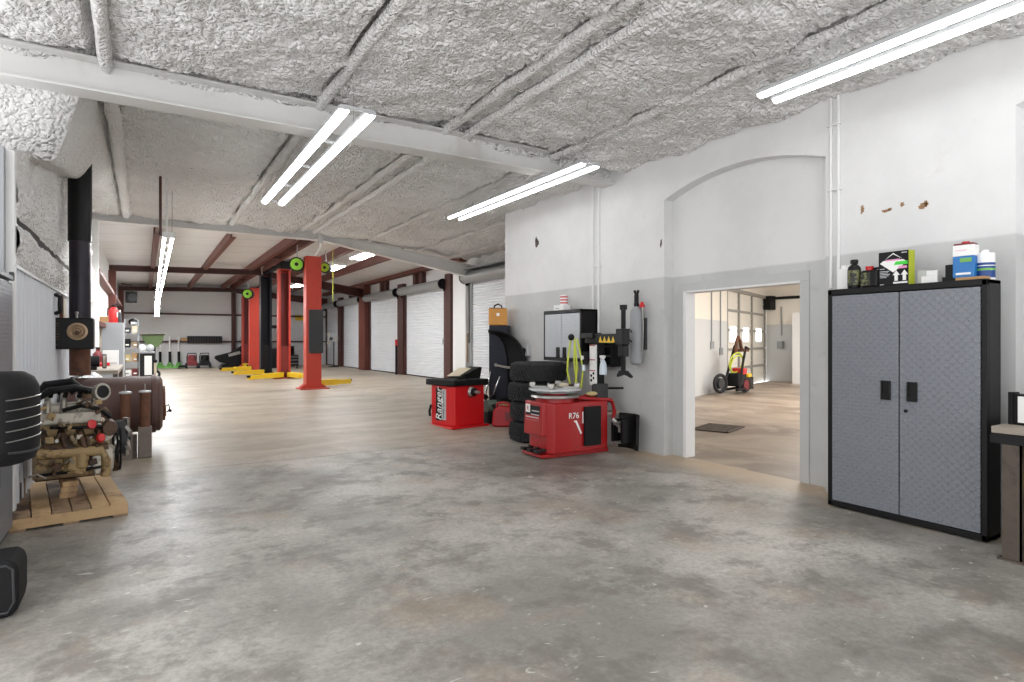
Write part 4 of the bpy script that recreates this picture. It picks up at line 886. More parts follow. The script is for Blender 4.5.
# ---- pressure washer in the side room
Pw = thing('pressure_washer', 'wheeled pressure washer with a bent orange handle, beside the overhead door in the next room', 'pressure washer', (13.55, 10.75, 0), radians(18))
for k, x in enumerate((-.75, .28)):
    w = B().torus((x, -.28 if k else 0, .30 if not k else .22), .22 if not k else .16, .045, (0.35, 1, 0), 26, 10).mk('wheel', 'tire', Pw, smooth=True); B().cyl((x - .01, -.33 if k else -.05, .30 if not k else .22), (x + .01, -.23 if k else .05, .30 if not k else .22), .14, n=16).mk('hub', 'mower_red' if k else 'grey_d', w, smooth=True)
b = B(); b.tube([(-.6, 0, .12), (.75, 0, .12), (.8, -.3, .12), (-.4, -.3, .12)], .035, 8); b.tube([(-.55, 0, .15), (-.1, 0, .75), (.25, 0, 1.25), (.35, 0, 1.30)], .035, 8); b.tube([(-.2, -.3, .15), (.05, -.3, .8), (.28, -.3, 1.25), (.45, -.3, 1.20)], .035, 8); b.mk('frame', 'blk2', Pw, smooth=True)
b = B(); b.tube([(-.05, -.15, 1.05), (.0, -.15, 1.42), (.10, -.15, 1.52), (.25, -.15, 1.42), (.38, -.15, 1.18)], .045, 8); b.box(.15, .55, -.3, .0, 1.12, 1.2); b.mk('handle_bar', 'rustp', Pw, smooth=True)
bx(-.25, .35, -.3, .05, .2, .55).mk('engine', 'blk2', Pw, bev=.04); bx(.05, .35, -.32, -.0, .5, .68).mk('fuel_tank', 'red', Pw, bev=.04); bx(.4, .85, -.32, .02, .16, .42).mk('pump', 'black', Pw, bev=.03); bx(.35, .65, -.34, -.1, .42, .52).mk('air_filter', 'yel', Pw, bev=.02)
for s_ in (0, .08): B().torus((.02 - s_, -.16, .75 + s_), .27, .02, (.3, 1, .2), 26, 6).mk('hose_coil', 'hose', Pw, smooth=True)
# ================================================================= THINGS ON THE LEFT
# ---- tread-plate cabinet standing at the left edge
t = thing('side_cabinet', 'tall grey tread-plate cabinet at the left edge, behind the black ribbed pad', 'cabinet', (-0.83, 4.95, 0.012))
bx(-.43, -.01, -.70, .70, 0, 1.86).mk('carcass', 'grey_d', t, bev=.005)
for s in (-1, 1):
    d = bx(-.012, .012, .004 * s if s > 0 else -.69, .69 if s > 0 else -.004, .05, 1.82).mk('door', 'tread', t, bev=.004); bx(.01, .028, s * .12 - .035, s * .12 + .035, .42, .56).mk('handle', 'black', d, bev=.004)
bx(-.005, .02, .66, .72, 1.84, 1.90).mk('hinge', 'grey_d', t, bev=.004); bx(-.43, .02, -.71, .71, 1.84, 1.87).mk('cap_rail', 'grey', t, bev=.004)
# ---- black padded piece with silver ribs and its floor pad
t = thing('padded_seat', 'black rounded padded seat end with five thin silver ribs, at the left edge', 'seat', (-0.645, 4.28, 0))
def padsurf(z0, z1, x0, x1, y0, y1):
    b = B(); b.box(x0, x1, y0, y1, z0, z1); return b
b = B()
prof = [(0, .735), (.10, .74), (.145, .76), (.166, .80), (.172, .87), (.172, 1.10), (.168, 1.16), (.145, 1.21), (.10, 1.238), (0, 1.243)]
b.lathe(prof, n=40); b.xf(Matrix.Diagonal((.95, 1.5, 1, 1)) @ Matrix.Translation((-.02, 0, 0)))
b.box(-.7, -.02, -.24, .24, .755, 1.225)
pad = b.mk('pad', 'blkr', t, smooth=True)
for k in range(5):
    z = .878 + .0545 * k; b = B(); pts = []
    for i in range(15):
        a = -1.25 + 2.6 * i / 14; pts.append((.95 * (.1735 * cos(a) - .02), 1.5 * .1735 * sin(a), z + .012 * cos(a * 1.1)))
    b.tube(pts, .003, 6); b.mk('silver_rib', 'steel', pad, smooth=True)
b = B(); pts = [(.95 * (.166 * cos(a) - .02), 1.5 * .166 * sin(a), .83 - .02 * cos(a)) for a in [-1.2 + 2.4 * i / 12 for i in range(13)]]; b.tube(pts, .008, 6); b.mk('seam', 'grey_d', pad, smooth=True)
b = B(); b.box(-.60, -.40, -.16, .16, .02, .80); b.mk('pedestal', 'black', t, bev=.02)
b = B(); b.prism([(-.65, .0), (.06, .0), (.09, .03), (.098, .08), (.098, .22), (.09, .265), (.06, .29), (-.65, .29)], 'y', -.34, -.06); fp_ = b.mk('foot_pad', 'blkr', t, bev=.02, seg=3)
B().tube([(-.5, -.345, .268), (.05, -.345, .268), (.075, -.345, .245), (.08, -.345, .08), (.055, -.345, .03), (-.5, -.345, .03)], .006, 6).mk('edge_bead', 'grey_d', fp_, smooth=True)

# ---- pallet with the engine
ang = radians(8)
Pl = thing('wooden_pallet', 'worn wooden pallet on the floor under the greasy engine', 'pallet', (-.11, 5.76, 0), ang)
w_ = .122
for k in range(6):
    bx(-.005 - w_ * (k + 1) + .008, -.005 - w_ * k, .0, 1.34, .095, .117).mk('deck_board', 'pine' if k in (0, 1, 4) else 'pined', Pl, bev=.003)
for y in (0.0, .62, 1.28): bx(-.74, 0, y, y + .038, .018, .095).mk('stringer', 'pine', Pl, bev=.003)
for x in (-.74, -.42, -.10): bx(x, x + .10, 0.0, 1.34, .0, .018).mk('bottom_board', 'pined', Pl, bev=.002)
# wood blocks carrying the engine
cr = Matrix.Rotation(ang, 4, 'Z')
def onp(x, y, z): return (Matrix.Translation((-.11, 5.76, 0)) @ cr @ Vector((x, y, z)))
bl = 0
for z, ln, lb in ((.118, .20, 'lowest wood block of the little pile between pallet and engine'), (.163, .19, 'middle wood block of the little pile under the engine'), (.208, .18, 'upper wood block of the little pile, touching the engine')):
    o = tag(bx(-.055, .055, -ln / 2, ln / 2, 0, .043).mk('wood_block', 'pine', bev=.003), lb, 'wood block', 'blocks under the engine'); o.location = onp(-.36, .52, z); o.rotation_euler = (0, 0, ang + .1 * bl - .1); bl += 1
o = tag(bx(-.05, .05, -.2, .2, 0, .13).mk('wood_block', 'pined', bev=.004), 'dark oily wood block under the far end of the engine', 'wood block', 'blocks under the engine'); o.location = onp(-.70, .75, .118)
E_ = thing('engine', 'greasy bare vehicle engine with two red caps, sitting on blocks on the pallet', 'engine', (-.435, 6.42, .255), radians(6)); E_.scale = (.82, 1, 1)
b = B(); b.prism([(-.24, .02), (.24, .02), (.27, .12), (.27, .30), (.20, .36), (-.22, .36), (-.26, .26), (-.26, .1)], 'x', -.44, .20); b.mk('block', 'eng', E_, bev=.02)
b = B(); b.prism([(-.17, -.0), (.17, -.0), (.22, .07), (-.22, .07)], 'x', -.42, .14); b.box(-.40, -.10, -.13, .13, -.0, .01); b.mk('oil_pan', 'engd', E_, bev=.02)
for i in range(4):
    B().cyl((-.36 + .15 * i, -.245, .16), (-.36 + .15 * i, -.285, .16), .055, n=16).mk('core_plug', 'engy', E_, smooth=True)
b = B(); b.box(-.45, .17, -.22, .10, .36, .47); b.mk('cylinder_head', 'engy', E_, bev=.015)
b = B(); b.box(-.46, .12, -.24, -.06, .47, .56); b.box(-.47, .13, -.25, -.05, .465, .48); b.mk('valve_cover', 'alu', E_, bev=.025)
b = B(); b.box(-.46, .12, .02, .22, .44, .54); b.mk('valve_cover', 'alu', E_, bev=.025)
for i in range(4):
    b = B(); x = -.36 + .15 * i; b.tube([(x, -.21, .40), (x + .01, -.30, .38), (x + .03, -.33, .30), (.02 + x * .4, -.335, .25)], .034, 8); b.mk('exhaust_runner', 'engd', E_, smooth=True)
B().tube([(-.40, -.335, .25), (.12, -.335, .24), (.16, -.33, .14), (.15, -.32, .02)], .045, 10).mk('exhaust_manifold', 'engy', E_, smooth=True)
b = B(); b.box(-.36, .10, -.10, .12, .54, .62)
for i in range(4): b.tube([(-.32 + .13 * i, -.14, .52), (-.32 + .13 * i, -.10, .64), (-.32 + .13 * i, .03, .68)], .03, 8)
b.mk('intake_manifold', 'alu', E_, smooth=True, bev=.01)
td = Vector((-.25, .95, -.10)).normalized(); to = Vector((.14, -.20, .72))
B().lathe([(0, .05), (.052, .05), (.056, .0), (.072, .0), (.076, .02), (.066, .13), (0, .13)], to, td, n=26).mk('throttle_body', 'alu', E_, smooth=True)
B().cyl(to + td * .012, to + td * .02, .055, n=22).mk('throttle_bore', 'black', E_, smooth=True)
b = B(); b.lathe([(.05, 0), (.08, 0), (.085, .06), (.05, .08), (.045, .0)], (.04, .02, .66), (0, 0, 1), n=22); b.mk('thermostat_neck', 'brass', E_, smooth=True)
for p, q, r, mm in (((.16, -.26, .38), (.16, -.16, .38), .075, 'alu'), ((.23, -.10, .12), (.28, -.10, .12), .11, 'engd'), ((.24, .02, .34), (.30, .02, .34), .085, 'black'), ((.24, -.16, .27), (.29, -.16, .27), .07, 'steel')):
    B().cyl(p, q, r, n=24).mk('pulley', mm, E_, smooth=True)
b = B(); b.lathe([(.0, 0), (.14, 0), (.15, .02), (.15, .10), (.12, .12), (.04, .12), (.04, .16), (0, .16)], (.24, -.05, .30), (1, 0, 0), n=28); b.mk('fan_hub', 'grey_d', E_, smooth=True)
for k in range(6):
    a = k * pi / 3; Rk = Matrix.Translation((.36, -.05, .30)) @ Matrix.Rotation(a, 4, 'X'); bb = B(); bb.box(-.015, .015, -.03, .03, .04, .17, Matrix.Rotation(.6, 3, 'Z')); bb.xf(Rk); bb.mk('fan_blade', 'steel', E_)
for k, zc in ((0, .36), (1, .33)):
    b = B(); ring = [Vector((.265 + .03 * k, .17 * cos(a) * .9 - .08, .22 + .2 * sin(a))) for a in [2 * pi * i / 26 for i in range(27)]]; b.tube(ring, .011, 6); b.mk('belt', 'black', E_, smooth=True)
B().lathe([(0, 0), (.036, 0), (.04, .012), (.036, .04), (0, .045)], (.03, -.34, .46), (.2, -1, .2), n=18).mk('red_cap', 'red', E_, smooth=True)
B().lathe([(0, 0), (.038, 0), (.04, .025), (.028, .05), (0, .05)], (.10, -.42, .35), (.2, -1, .3), n=18).mk('red_cap', 'red', E_, smooth=True)
b = B(); b.lathe([(0, 0), (.06, 0), (.068, .03), (.068, .13), (.045, .15), (0, .15)], (.19, -.36, .42), (0, 1, 0), n=24); b.mk('alternator', 'engd', E_, smooth=True)
b = B(); b.lathe([(0, 0), (.055, 0), (.06, .02), (.06, .14), (.04, .16), (0, .16)], (-.05, -.32, .10), (0, 0, -1), n=22); b.xf(Matrix.Translation((0, 0, .16))); b.mk('oil_filter', 'engy', E_, smooth=True)
for pts, r in (([(-.44, -.10, .66), (-.30, -.16, .74), (-.10, -.12, .76), (.05, -.05, .72), (.12, .05, .62)], .03), ([(-.46, .0, .62), (-.34, .05, .78), (-.12, .02, .80), (.0, .10, .70)], .035), ([(-.20, -.24, .58), (-.05, -.30, .62), (.10, -.26, .58), (.20, -.2, .50)], .018), ([(-.3, -.27, .45), (-.1, -.31, .44), (.1, -.33, .44), (.22, -.27, .40)], .014), ([(-.4, -.28, .07), (-.1, -.31, .08), (.12, -.33, .10), (.25, -.27, .18), (.28, -.25, .30)], .013)):
    B().tube(pts, r, 8).mk('hose', 'blk2', E_, smooth=True)
b = B()
for i in range(9): b.tube([(-.42 + .06 * i, -.10 + .03 * (i % 3), .68 + .03 * (i % 2)), (-.40 + .06 * i, -.05 - .05 * (i % 2), .74)], .022, 6)
b.mk('wiring_loom', 'blk2', E_, smooth=True)
for i in range(40):
    x = random.uniform(-.42, .16); z = random.uniform(.06, .66); y = -.27 - random.random() * .07; w = random.uniform(.012, .034); h = random.uniform(.010, .032)
    R_ = Matrix.Rotation(random.uniform(-.8, .8), 3, 'Y'); mm = random.choice(('eng', 'engy', 'engd', 'alu', 'engd'))
    if i % 3: B().box(x - w, x + w, y - .03, y + .03, z - h, z + h, R_).mk('casting_lug', mm, E_, bev=.006)
    else: B().tube([(x - w * 2, y, z), (x, y - .04, z + h), (x + w * 2, y - .02, z - h)], random.uniform(.008, .018), 7).mk('fuel_line', mm, E_, smooth=True)
for i in range(14):
    x = random.uniform(-.42, .2); z = random.choice((.10, .34, .45, .24)); B().cyl((x, -.262 - random.random() * .02, z), (x, -.30, z), random.uniform(.010, .018), n=6).mk('bolt', random.choice(('steel', 'engy')), E_)
b = B(); b.box(-.20, -.02, -.31, -.25, .06, .30); b.prism([(-.18, .10), (-.02, .06), (.02, .20), (-.10, .30)], 'y', -.36, -.30); b.mk('mount_bracket', 'engy', E_, bev=.02)
b = B(); b.prism([(.06, .02), (.22, .06), (.24, .26), (.10, .30), (.02, .16)], 'y', -.33, -.24); b.mk('timing_cover', 'alu', E_, bev=.02)

# ---- barrel stove / rusty tank on the floor with chimney, fuel pipes and plank
t = thing('rusty_tank', 'big rusty horizontal steel tank on cradle feet behind the engine', 'tank', (-.25, 8.85, .06))
b = B(); b.lathe([(0, 0), (.33, 0), (.345, .02), (.345, .05), (.365, .055), (.365, .085), (.345, .09), (.345, .88), (.365, .885), (.365, .925), (.345, .93), (.345, .97), (.30, 1.0), (0, 1.01)], (-.55, 0, .56), (1, 0, 0), n=44); b.mk('shell', 'rust', t, smooth=True)
b = B(); b.lathe([(.20, 1.0), (.22, 1.0), (.22, 1.03), (.20, 1.03)], (-.55, 0, .56), (1, 0, 0), n=30); b.box(.44, .49, -.10, .06, .40, .52); b.mk('end_hatch', 'rustp', t, smooth=True)
for x in (-.4, .28):
    b = B(); b.prism([(-.28, 0), (.28, 0), (.25, .34), (.12, .25), (-.12, .25), (-.25, .34)], 'x', x - .03, x + .03); b.mk('cradle', 'rust', t)
b = B(); b.tube([(.46, .0, .50), (.52, -.02, .54), (.53, -.02, .48), (.50, -.02, .44)], .008, 6); b.sph((.535, -.02, .46), .02, 8); b.mk('handle', 'black', t, smooth=True)
for lb, loc, L0 in (('rusty upright pipe with a white disc cap, nearer the engine', (-.185, 8.28, .37), .43), ('rusty upright pipe with a white disc cap, standing on the floor', (.01, 8.28, .045), .76)):
    o = thing('capped_pipe', lb, 'pipe', loc, 0, 'capped rusty pipes'); B().cyl((0, 0, 0), (0, 0, L0), .053, n=20).mk('pipe', 'rustp', o, smooth=True); B().lathe([(0, L0), (.062, L0), (.066, L0 + .01), (.06, L0 + .02), (.02, L0 + .028), (0, L0 + .028)], n=24).mk('disc_cap', 'grey_l', o, smooth=True); B().cyl((0, 0, L0 + .02), (0, 0, L0 + .10), .006, n=8).mk('rod', 'steel', o)
    if L0 > .5: bx(-.07, .07, -.065, .065, 0, .36).mk('sleeve', 'timber', o, bev=.01)
    else: bx(-.07, .07, -.07, .07, -.34, 0).mk('stand', 'timber', o, bev=.01)
tag(bx(-.34, -.07, 8.33, 8.375, .05, .31).mk('support_plank', 'timber', bev=.004), 'grey timber plank on edge between the two capped pipes', 'plank')
t = thing('stove_pipe', 'black stovepipe rising from the rusty tank to the foam ceiling', 'stovepipe', (-.655, 8.85, .0))
B().cyl((0, 0, 1.0), (0, 0, 1.36), .106, n=28).mk('rusty_collar', 'rustp', t, smooth=True); B().cyl((0, 0, 1.34), (0, 0, 2.66), .108, n=28).mk('lower_pipe', 'stovep', t, smooth=True); B().cyl((0, 0, 2.60), (0, 0, 3.80), .120, n=28).mk('upper_pipe', 'black', t, smooth=True)
for z in (2.2, 1.75): B().torus((0, 0, z), .108, .004, (0, 0, 1), 28, 6).mk('seam', 'stovep', t, smooth=True)
t = thing('box_heater', 'black box unit with louvres and a round brassy vent, hung in front of the stovepipe', 'heater', (-.725, 8.58, 1.315))
b = B(); b.box(-.235, .225, -.12, .12, 0, .36); b.mk('case', 'black', t, bev=.012)
b = B()
for i in range(9): b.box(-.20, -.09, -.126, -.118, .05 + .030 * i, .060 + .030 * i)
b.mk('louvre', 'engd', t)
b = B(); b.lathe([(.10, 0), (.105, .0), (.11, .012), (.085, .016), (.06, .004), (.045, .012), (.03, .004), (0, .014)], (.075, -.12, .205), (0, -1, 0), n=30); b.xf(Matrix.Translation((.075, 0, .205)) @ Matrix.Diagonal((.9, 1, .9, 1)) @ Matrix.Translation((-.075, 0, -.205))); b.mk('round_vent', 'brass', t, smooth=True)
B().cyl((.075, -.15, .19), (.075, -.13, .19), .025, n=16).mk('vent_hub', 'engd', t, smooth=True); b = B(); b.tube([(0.06, 0, .36), (.06, 0, .41)], .012, 8); b.sph((.06, 0, .42), .02, 10); b.mk('top_knob', 'steel', t, smooth=True)
B().tube([(-.22, .02, .06), (-.25, .0, -.02), (-.26, 0, -.20), (-.255, -.02, -.42), (-.27, -.05, -.60)], .01, 7).mk('power_cord', 'black', t, smooth=True)
t = thing('wall_clock', 'small framed tan picture on the ribbed wall beside the stovepipe', 'picture', (-.835, 8.98, 1.80)); bx(-.015, .02, -.17, .17, -.15, .15).mk('frame', 'rustp', t, bev=.005); bx(.018, .024, -.14, .14, -.12, .12).mk('print', 'beige', t)
t.name = 'framed_picture'
o = tag(B().tube([(-.845, 8.42, 1.93), (-.80, 8.36, 1.90), (-.80, 8.34, 1.82), (-.80, 8.37, 1.74), (-.845, 8.42, 1.72)], .022, 8).mk('wall_hook', 'black', smooth=True), 'curved black hook on the ribbed wall above the heater', 'hook')
# cluttered bench between engine and far shop
t = thing('low_bench', 'dark steel work bench along the left wall beyond the stovepipe', 'bench', (-.55, 12.2, .25))
bx(-.27, .22, -1.4, 1.2, .66, .72).mk('bench_top', 'shelfw', t, bev=.004)
for x in (-.24, .18):
    for y in (-1.35, 1.15): bx(x - .03, x + .03, y - .03, y + .03, 0, .66).mk('leg', 'steelleg', t)
for z in (.30,): bx(-.25, .2, -1.35, 1.15, z, z + .03).mk('lower_shelf', 'steelleg', t)
t = thing('bench_grinder', 'bench grinder with a round wheel at the bench end nearest the stovepipe', 'grinder', (-.68, 11.1, .97)); B().cyl((-.10, 0, .13), (.10, 0, .13), .085, n=20).mk('motor', 'blk2', t, smooth=True); bx(-.07, .07, -.07, .07, 0, .06).mk('base', 'black', t, bev=.01)
for s in (-1, 1): w = B().cyl((s * .14, 0, .13), (s * .19, 0, .13), .11, n=24).mk('wheel_guard', 'grey_d', t, smooth=True); B().cyl((s * .15, -.03, .13), (s * .185, -.03, .13), .095, n=20).mk('grinding_wheel', 'shelfw', w, smooth=True)
t = thing('white_panel_box', 'white box leaning at the foot of the grey locker', 'box', (-.52, 13.25, .97)); bx(-.12, .12, -.1, .1, 0, .27).mk('box', 'paper', t, bev=.004); bx(-.10, .10, -.103, -.1, .02, .05).mk('label', 'grey_l', t)
t = thing('red_tool', 'red hand tool lying on the bench beside the white box', 'tool', (-.66, 12.4, .972), .4); B().bar((-.18, 0, .03), (.16, 0, .04), .08, .06).mk('body', 'red', t, bev=.01); B().tube([(-.18, 0, .03), (-.3, 0, .05)], .02, 8).mk('handle', 'black', t, smooth=True)
t = thing('red_jug', 'dark red jug standing on the bench behind the red tool', 'jug', (-.70, 12.95, .971)); B().lathe([(0, 0), (.08, 0), (.085, .02), (.08, .2), (.03, .26), (.03, .3), (0, .3)], n=20).mk('jug', 'mower_red', t, smooth=True); B().cyl((0, 0, .3), (0, 0, .33), .035, n=14).mk('cap', 'black', t, smooth=True)
t = thing('rag_heap', 'pale rags heaped on the bench by the cord of the heater', 'rags', (-.62, 9.9, .80))
def rg(u, v):
    x = (u - .5) * .42; y = (v - .5) * .9; r = max(0, 1 - (x / .21) ** 2) * max(0, 1 - (y / .45) ** 2); p = Vector((x, y, 0)); return Vector((x, y, .16 * r + .05 * noise.fractal(p * 7, .7, 2, 4) * (r > .02)))
B().grid(40, 60, rg).mk('cloth', 'paper', t, smooth='all'); bx(-.2, .2, -.44, .44, -.6, -.01).mk('crate', 'grey_d', t, bev=.01)
# grey locker with things on top
t = thing('grey_locker', 'plain grey steel locker with its side to the shop, past the stovepipe', 'locker', (-.60, 16.2, FAR)); bx(-.20, .20, -.22, .22, 0, 1.51).mk('body', 'grey', t, bev=.006); bx(.20, .222, -.21, .21, .03, 1.48).mk('door', 'grey_l', t, bev=.004); bx(.222, .24, -.17, -.14, .7, .85).mk('handle', 'steel', t)
t = thing('fire_extinguisher', 'red fire extinguisher standing on the grey locker', 'fire extinguisher', (-.585, 16.1, FAR + 1.511)); B().lathe([(0, 0), (.085, 0), (.09, .02), (.09, .27), (.06, .33), (.025, .35), (0, .35)], n=22).mk('cylinder', 'red', t, smooth=True); b = B(); b.box(-.03, .03, -.02, .02, .35, .40); b.bar((0, 0, .39), (.11, 0, .42), .025, .015); b.bar((0, 0, .37), (.10, 0, .36), .025, .015); b.mk('valve', 'blk2', t); bx(.02, .0905, -.06, .03, .12, .24).mk('label', 'paper', t); B().tube([(-.02, 0, .37), (-.10, 0, .32), (-.11, 0, .15)], .012, 7).mk('hose', 'black', t, smooth=True)
t = thing('spray_can', 'grey spray can on the locker beside the fire extinguisher', 'can', (-.47, 16.12, FAR + 1.511)); B().lathe([(0, 0), (.045, 0), (.045, .2), (.025, .24), (0, .24)], n=18).mk('can', 'grey_d', t, smooth=True); B().cyl((0, 0, .24), (0, 0, .28), .022, n=12).mk('cap', 'paper', t, smooth=True)
t = thing('wooden_crate', 'tan wooden crate on a shelf behind the grey locker', 'crate', (-.72, 17.0, 1.75)); b = B(); b.box(-.22, .10, -.12, .12, 0, .02); b.box(-.22, .10, -.12, -.10, 0, .2); b.box(-.22, .10, .10, .12, 0, .2); b.box(-.22, -.20, -.12, .12, 0, .2); b.box(.08, .10, -.12, .12, 0, .2); b.mk('box', 'card', t, bev=.003); bx(-.24, .12, -.13, .13, .2, .225).mk('lid', 'orange', t, bev=.003); bx(-.2, .06, -.1, .1, -1.44, 0).mk('stand', 'beige', t)
# red-iron hung loudspeaker
t = thing('wall_speaker', 'black square loudspeaker hung at the second red column', 'loudspeaker', (-.36, 24.0, 2.70)); bx(-.17, .17, -.15, .15, 0, .38).mk('case', 'black', t, bev=.02); B().lathe([(.10, 0), (.13, 0), (.13, .02), (.04, .01), (0, .02)], (.03, -.15, .18), (0, -1, 0), n=24).mk('cone', 'grey_d', t, smooth=True); B().tube([(0, .0, .38), (0, 0, .6), (-.3, .1, .65)], .02, 6).mk('bracket', 'redox_d', t)
# cluttered shelf beside the locker: steel rack with boxes
t = thing('steel_rack', 'open steel rack of small bins past the grey locker', 'rack', (-.30, 20.2, FAR))
for x in (-.16, .16):
    for y in (-.25, .25): bx(x - .02, x + .02, y - .02, y + .02, 0, 1.7).mk('post', 'grey', t)
for z in (.1, .5, .9, 1.3): bx(-.18, .18, -.27, .27, z, z + .02).mk('shelf', 'grey', t)
cols = ('paper', 'beige', 'tan', 'mower_red', 'blk2', 'card', 'grey_d', 'brass'); nmz = ('bottom', 'second', 'third', 'top'); cw = ('white', 'beige', 'tan', 'dark red', 'black', 'brown', 'dark grey', 'brassy')
for i, z in enumerate((.12, .52, .92, 1.32)):
    for j, x in enumerate((-.10, .09)):
        k = (i * 2 + j * 3) % 8; hh = .16 + .04 * ((i + j) % 3)
        o = thing('parts_bin', '%s parts bin on the %s shelf of the steel rack, %s' % (cw[k], nmz[i], ('wall side', 'aisle side')[j]), 'bin', (-.30 + x, 20.0, FAR + z + .001), 0, 'bins on the steel rack'); b = B(); b.prism([(-.075, 0), (.075, 0), (.085, hh), (-.085, hh)], 'y', -.07, .12); b.mk('bin', cols[k], o, bev=.004); bx(-.04, .04, -.076, -.07, .05, .09).mk('tag', 'paper' if k else 'grey', o)
t = thing('black_helmet', 'black helmet-like lump hung on the rack top', 'helmet', (-.26, 20.1, FAR + 1.321 + .22)); B().sph((0, 0, .1), .12, 16, (1, 1, .85)).mk('shell', 'black', t, smooth=True); bx(-.06, .10, -.14, -.05, .02, .10).mk('visor', 'grey_l', t, bev=.01); 
t = thing('parts_washer', 'black-sided bin with a white front panel beside the steel rack', 'parts washer', (.07, 20.0, FAR)); bx(-.17, .17, -.2, .2, .05, .75).mk('cabinet', 'blk2', t, bev=.01); bx(-.06, .12, -.215, -.2, .14, .68).mk('front_panel', 'paper', t, bev=.005); bx(-.2, .2, -.22, .22, .75, .80).mk('lid', 'grey', t, bev=.008)
for x in (-.13, .13): B().cyl((x, -.12, .05), (x + .03, -.12, .05), .05, n=14).mk('caster', 'black', t, smooth=True)
for k, (x, z, c_, lb) in enumerate(((-.12, .0, 'paper', 'crumpled white sack on the parts washer lid, rack side'), (.08, .0, 'grey_l', 'grey plastic sack on the parts washer lid, green hopper side'))):
    o = tag(B().sph((0, 0, .1), .13, 14, (.8, .9, .9)).mk('sack', c_, smooth='all'), lb, 'sack', 'sacks on the parts washer'); o.location = (.07 + x, 20.0, FAR + .79)
t = thing('seed_spreader', 'green tapered hopper with a dark rim on a thin stem, past the steel rack', 'spreader', (.23, 20.65, FAR))
b = B(); b.prism([(-.12, .92), (.13, .92), (.25, 1.12), (.27, 1.27), (-.30, 1.27), (-.25, 1.12)], 'y', -.16, .16); b.mk('hopper', 'plgreen', t, bev=.02); b = B(); b.prism([(-.36, 1.26), (.30, 1.27), (.34, 1.33), (-.30, 1.30)], 'y', -.19, .19); b.mk('rim', pm('dark_olive_rim', (58, 56, 34), .6), t, bev=.01)
b = B(); b.tube([(.03, 0, .95), (.03, 0, .2)], .035, 8); b.tube([(.03, 0, .6), (.12, .1, .15)], .02, 6); b.mk('stem', 'grey_d', t, smooth=True)
for s in (-1, 1): B().torus((.06, s * .15, .12), .10, .03, (0, 1, 0), 20, 8).mk('wheel', 'tire', t, smooth=True)
t = thing('push_broom', 'pale upright post with a small base beside the green hopper', 'post', (.27, 20.0, FAR)); bx(-.04, .04, -.04, .04, .06, .48).mk('post', 'beige', t, bev=.01); bx(-.06, .06, -.06, .06, 0, .06).mk('base', 'blk2', t); B().sph((0, 0, .52), .06, 10).mk('knob', 'black', t, smooth=True); t.name = 'stub_post'
# rakes against the far wall
for k, (x, lb) in enumerate(((.56, 'green leaf rake leaning on the far wall, nearest the green hopper'), (.90, 'green leaf rake leaning on the far wall, middle of three'), (1.22, 'green leaf rake leaning on the far wall, nearest the red mower'))):
    if k == 0:
        r0 = thing('leaf_rake', lb, 'rake', (x, 28.12, FAR), 0, 'rakes on the far wall')
        B().tube([(0, 0, .2), (0, .2, 1.28)], .03, 8).mk('handle', 'paper', r0, smooth=True); B().tube([(0, -.012, .22), (0, .08, .66)], .05, 8).mk('grip_sleeve', 'blk2', r0, smooth=True)
        b = B()
        for i in range(13):
            a = (i - 6) * .10; b.bar((a * .1, 0, .24), (a * .24, -.02, .01), .02, .012)
        b.mk('tines', 'ltgreen', r0)
    else: dup(r0, (x, 28.12, FAR), lb)
tag(B().grid(60, 8, lambda u, v: Vector((.42 + 1.0 * u, 27.92 + .16 * v, FAR + .002 + .17 * (.4 + .6 * abs(noise.noise(Vector((u * 22, v * 3, 0))))) * (4 * v * (1 - v)))).copy()).mk('garden_netting', 'ltgreen'), 'low heap of green netting on the floor along the far wall', 'netting')
# mowers
def mower(lb, x, col, body):
    t = thing('push_mower', lb, 'mower', (x, 27.6, FAR), 0, 'push mowers at the far wall')
    b = B(); b.prism([(-.18, .10), (.18, .10), (.19, .2), (.17, .30), (-.17, .30), (-.19, .2)], 'y', -.25, .25); b.mk('deck', col, t, bev=.02); b = B(); b.lathe([(0, .28), (.15, .28), (.15, .46), (.12, .53), (0, .53)], n=20); b.mk('engine', body, t, smooth=True)
    for sx in (-1, 1):
        for y in (-.2, .22): B().cyl((sx * .18, y, .1), (sx * .225, y, .1), .10, n=18).mk('wheel', 'tire', t, smooth=True)
    B().tube([(-.16, .2, .2), (-.17, .12, .46), (-.15, -.05, .60), (.15, -.05, .60), (.17, .12, .46), (.16, .2, .2)], .02, 7).mk('handle', 'blk2', t, smooth=True)
mower('dark red push mower parked along the far wall', 1.66, 'mower_red', 'mower_red'); mower('black push mower beside the dark red one at the far wall', 2.12, 'black', 'blk2')
t = thing('floor_jack', 'low dark trolley jack between the rakes and the red mower', 'jack', (1.32, 27.4, FAR)); bx(-.12, .12, -.3, .3, .05, .13).mk('frame', 'blk2', t, bev=.01); B().tube([(0, .2, .1), (0, .3, .28)], .02, 6).mk('handle', 'grey', t)
for sx in (-1, 1): B().cyl((sx * .12, -.2, .06), (sx * .16, -.2, .06), .06, n=14).mk('wheel', 'black', t, smooth=True)
t = thing('peg_rack', 'long dark slotted rack fixed on the far wall above the mowers', 'rack', (2.25, 28.38, 1.32)); b = B(); b.box(-.72, .58, -.02, .03, .0, .30); b.mk('back_board', 'grey_d', t)
b = B()
for i in range(14): b.box(-.70 + .097 * i, -.66 + .097 * i, -.06, -.02, .02, .28)
b.mk('slot', 'black', t); bx(-.72, .58, -.07, -.02, .0, .02).mk('ledge', 'blk2', t); bx(-.95, -.72, -.08, .02, .10, .22).mk('end_box', 'card', t); bx(-1.3, -.9, -.06, .02, .10, .14).mk('end_bar', 'rustp', t)
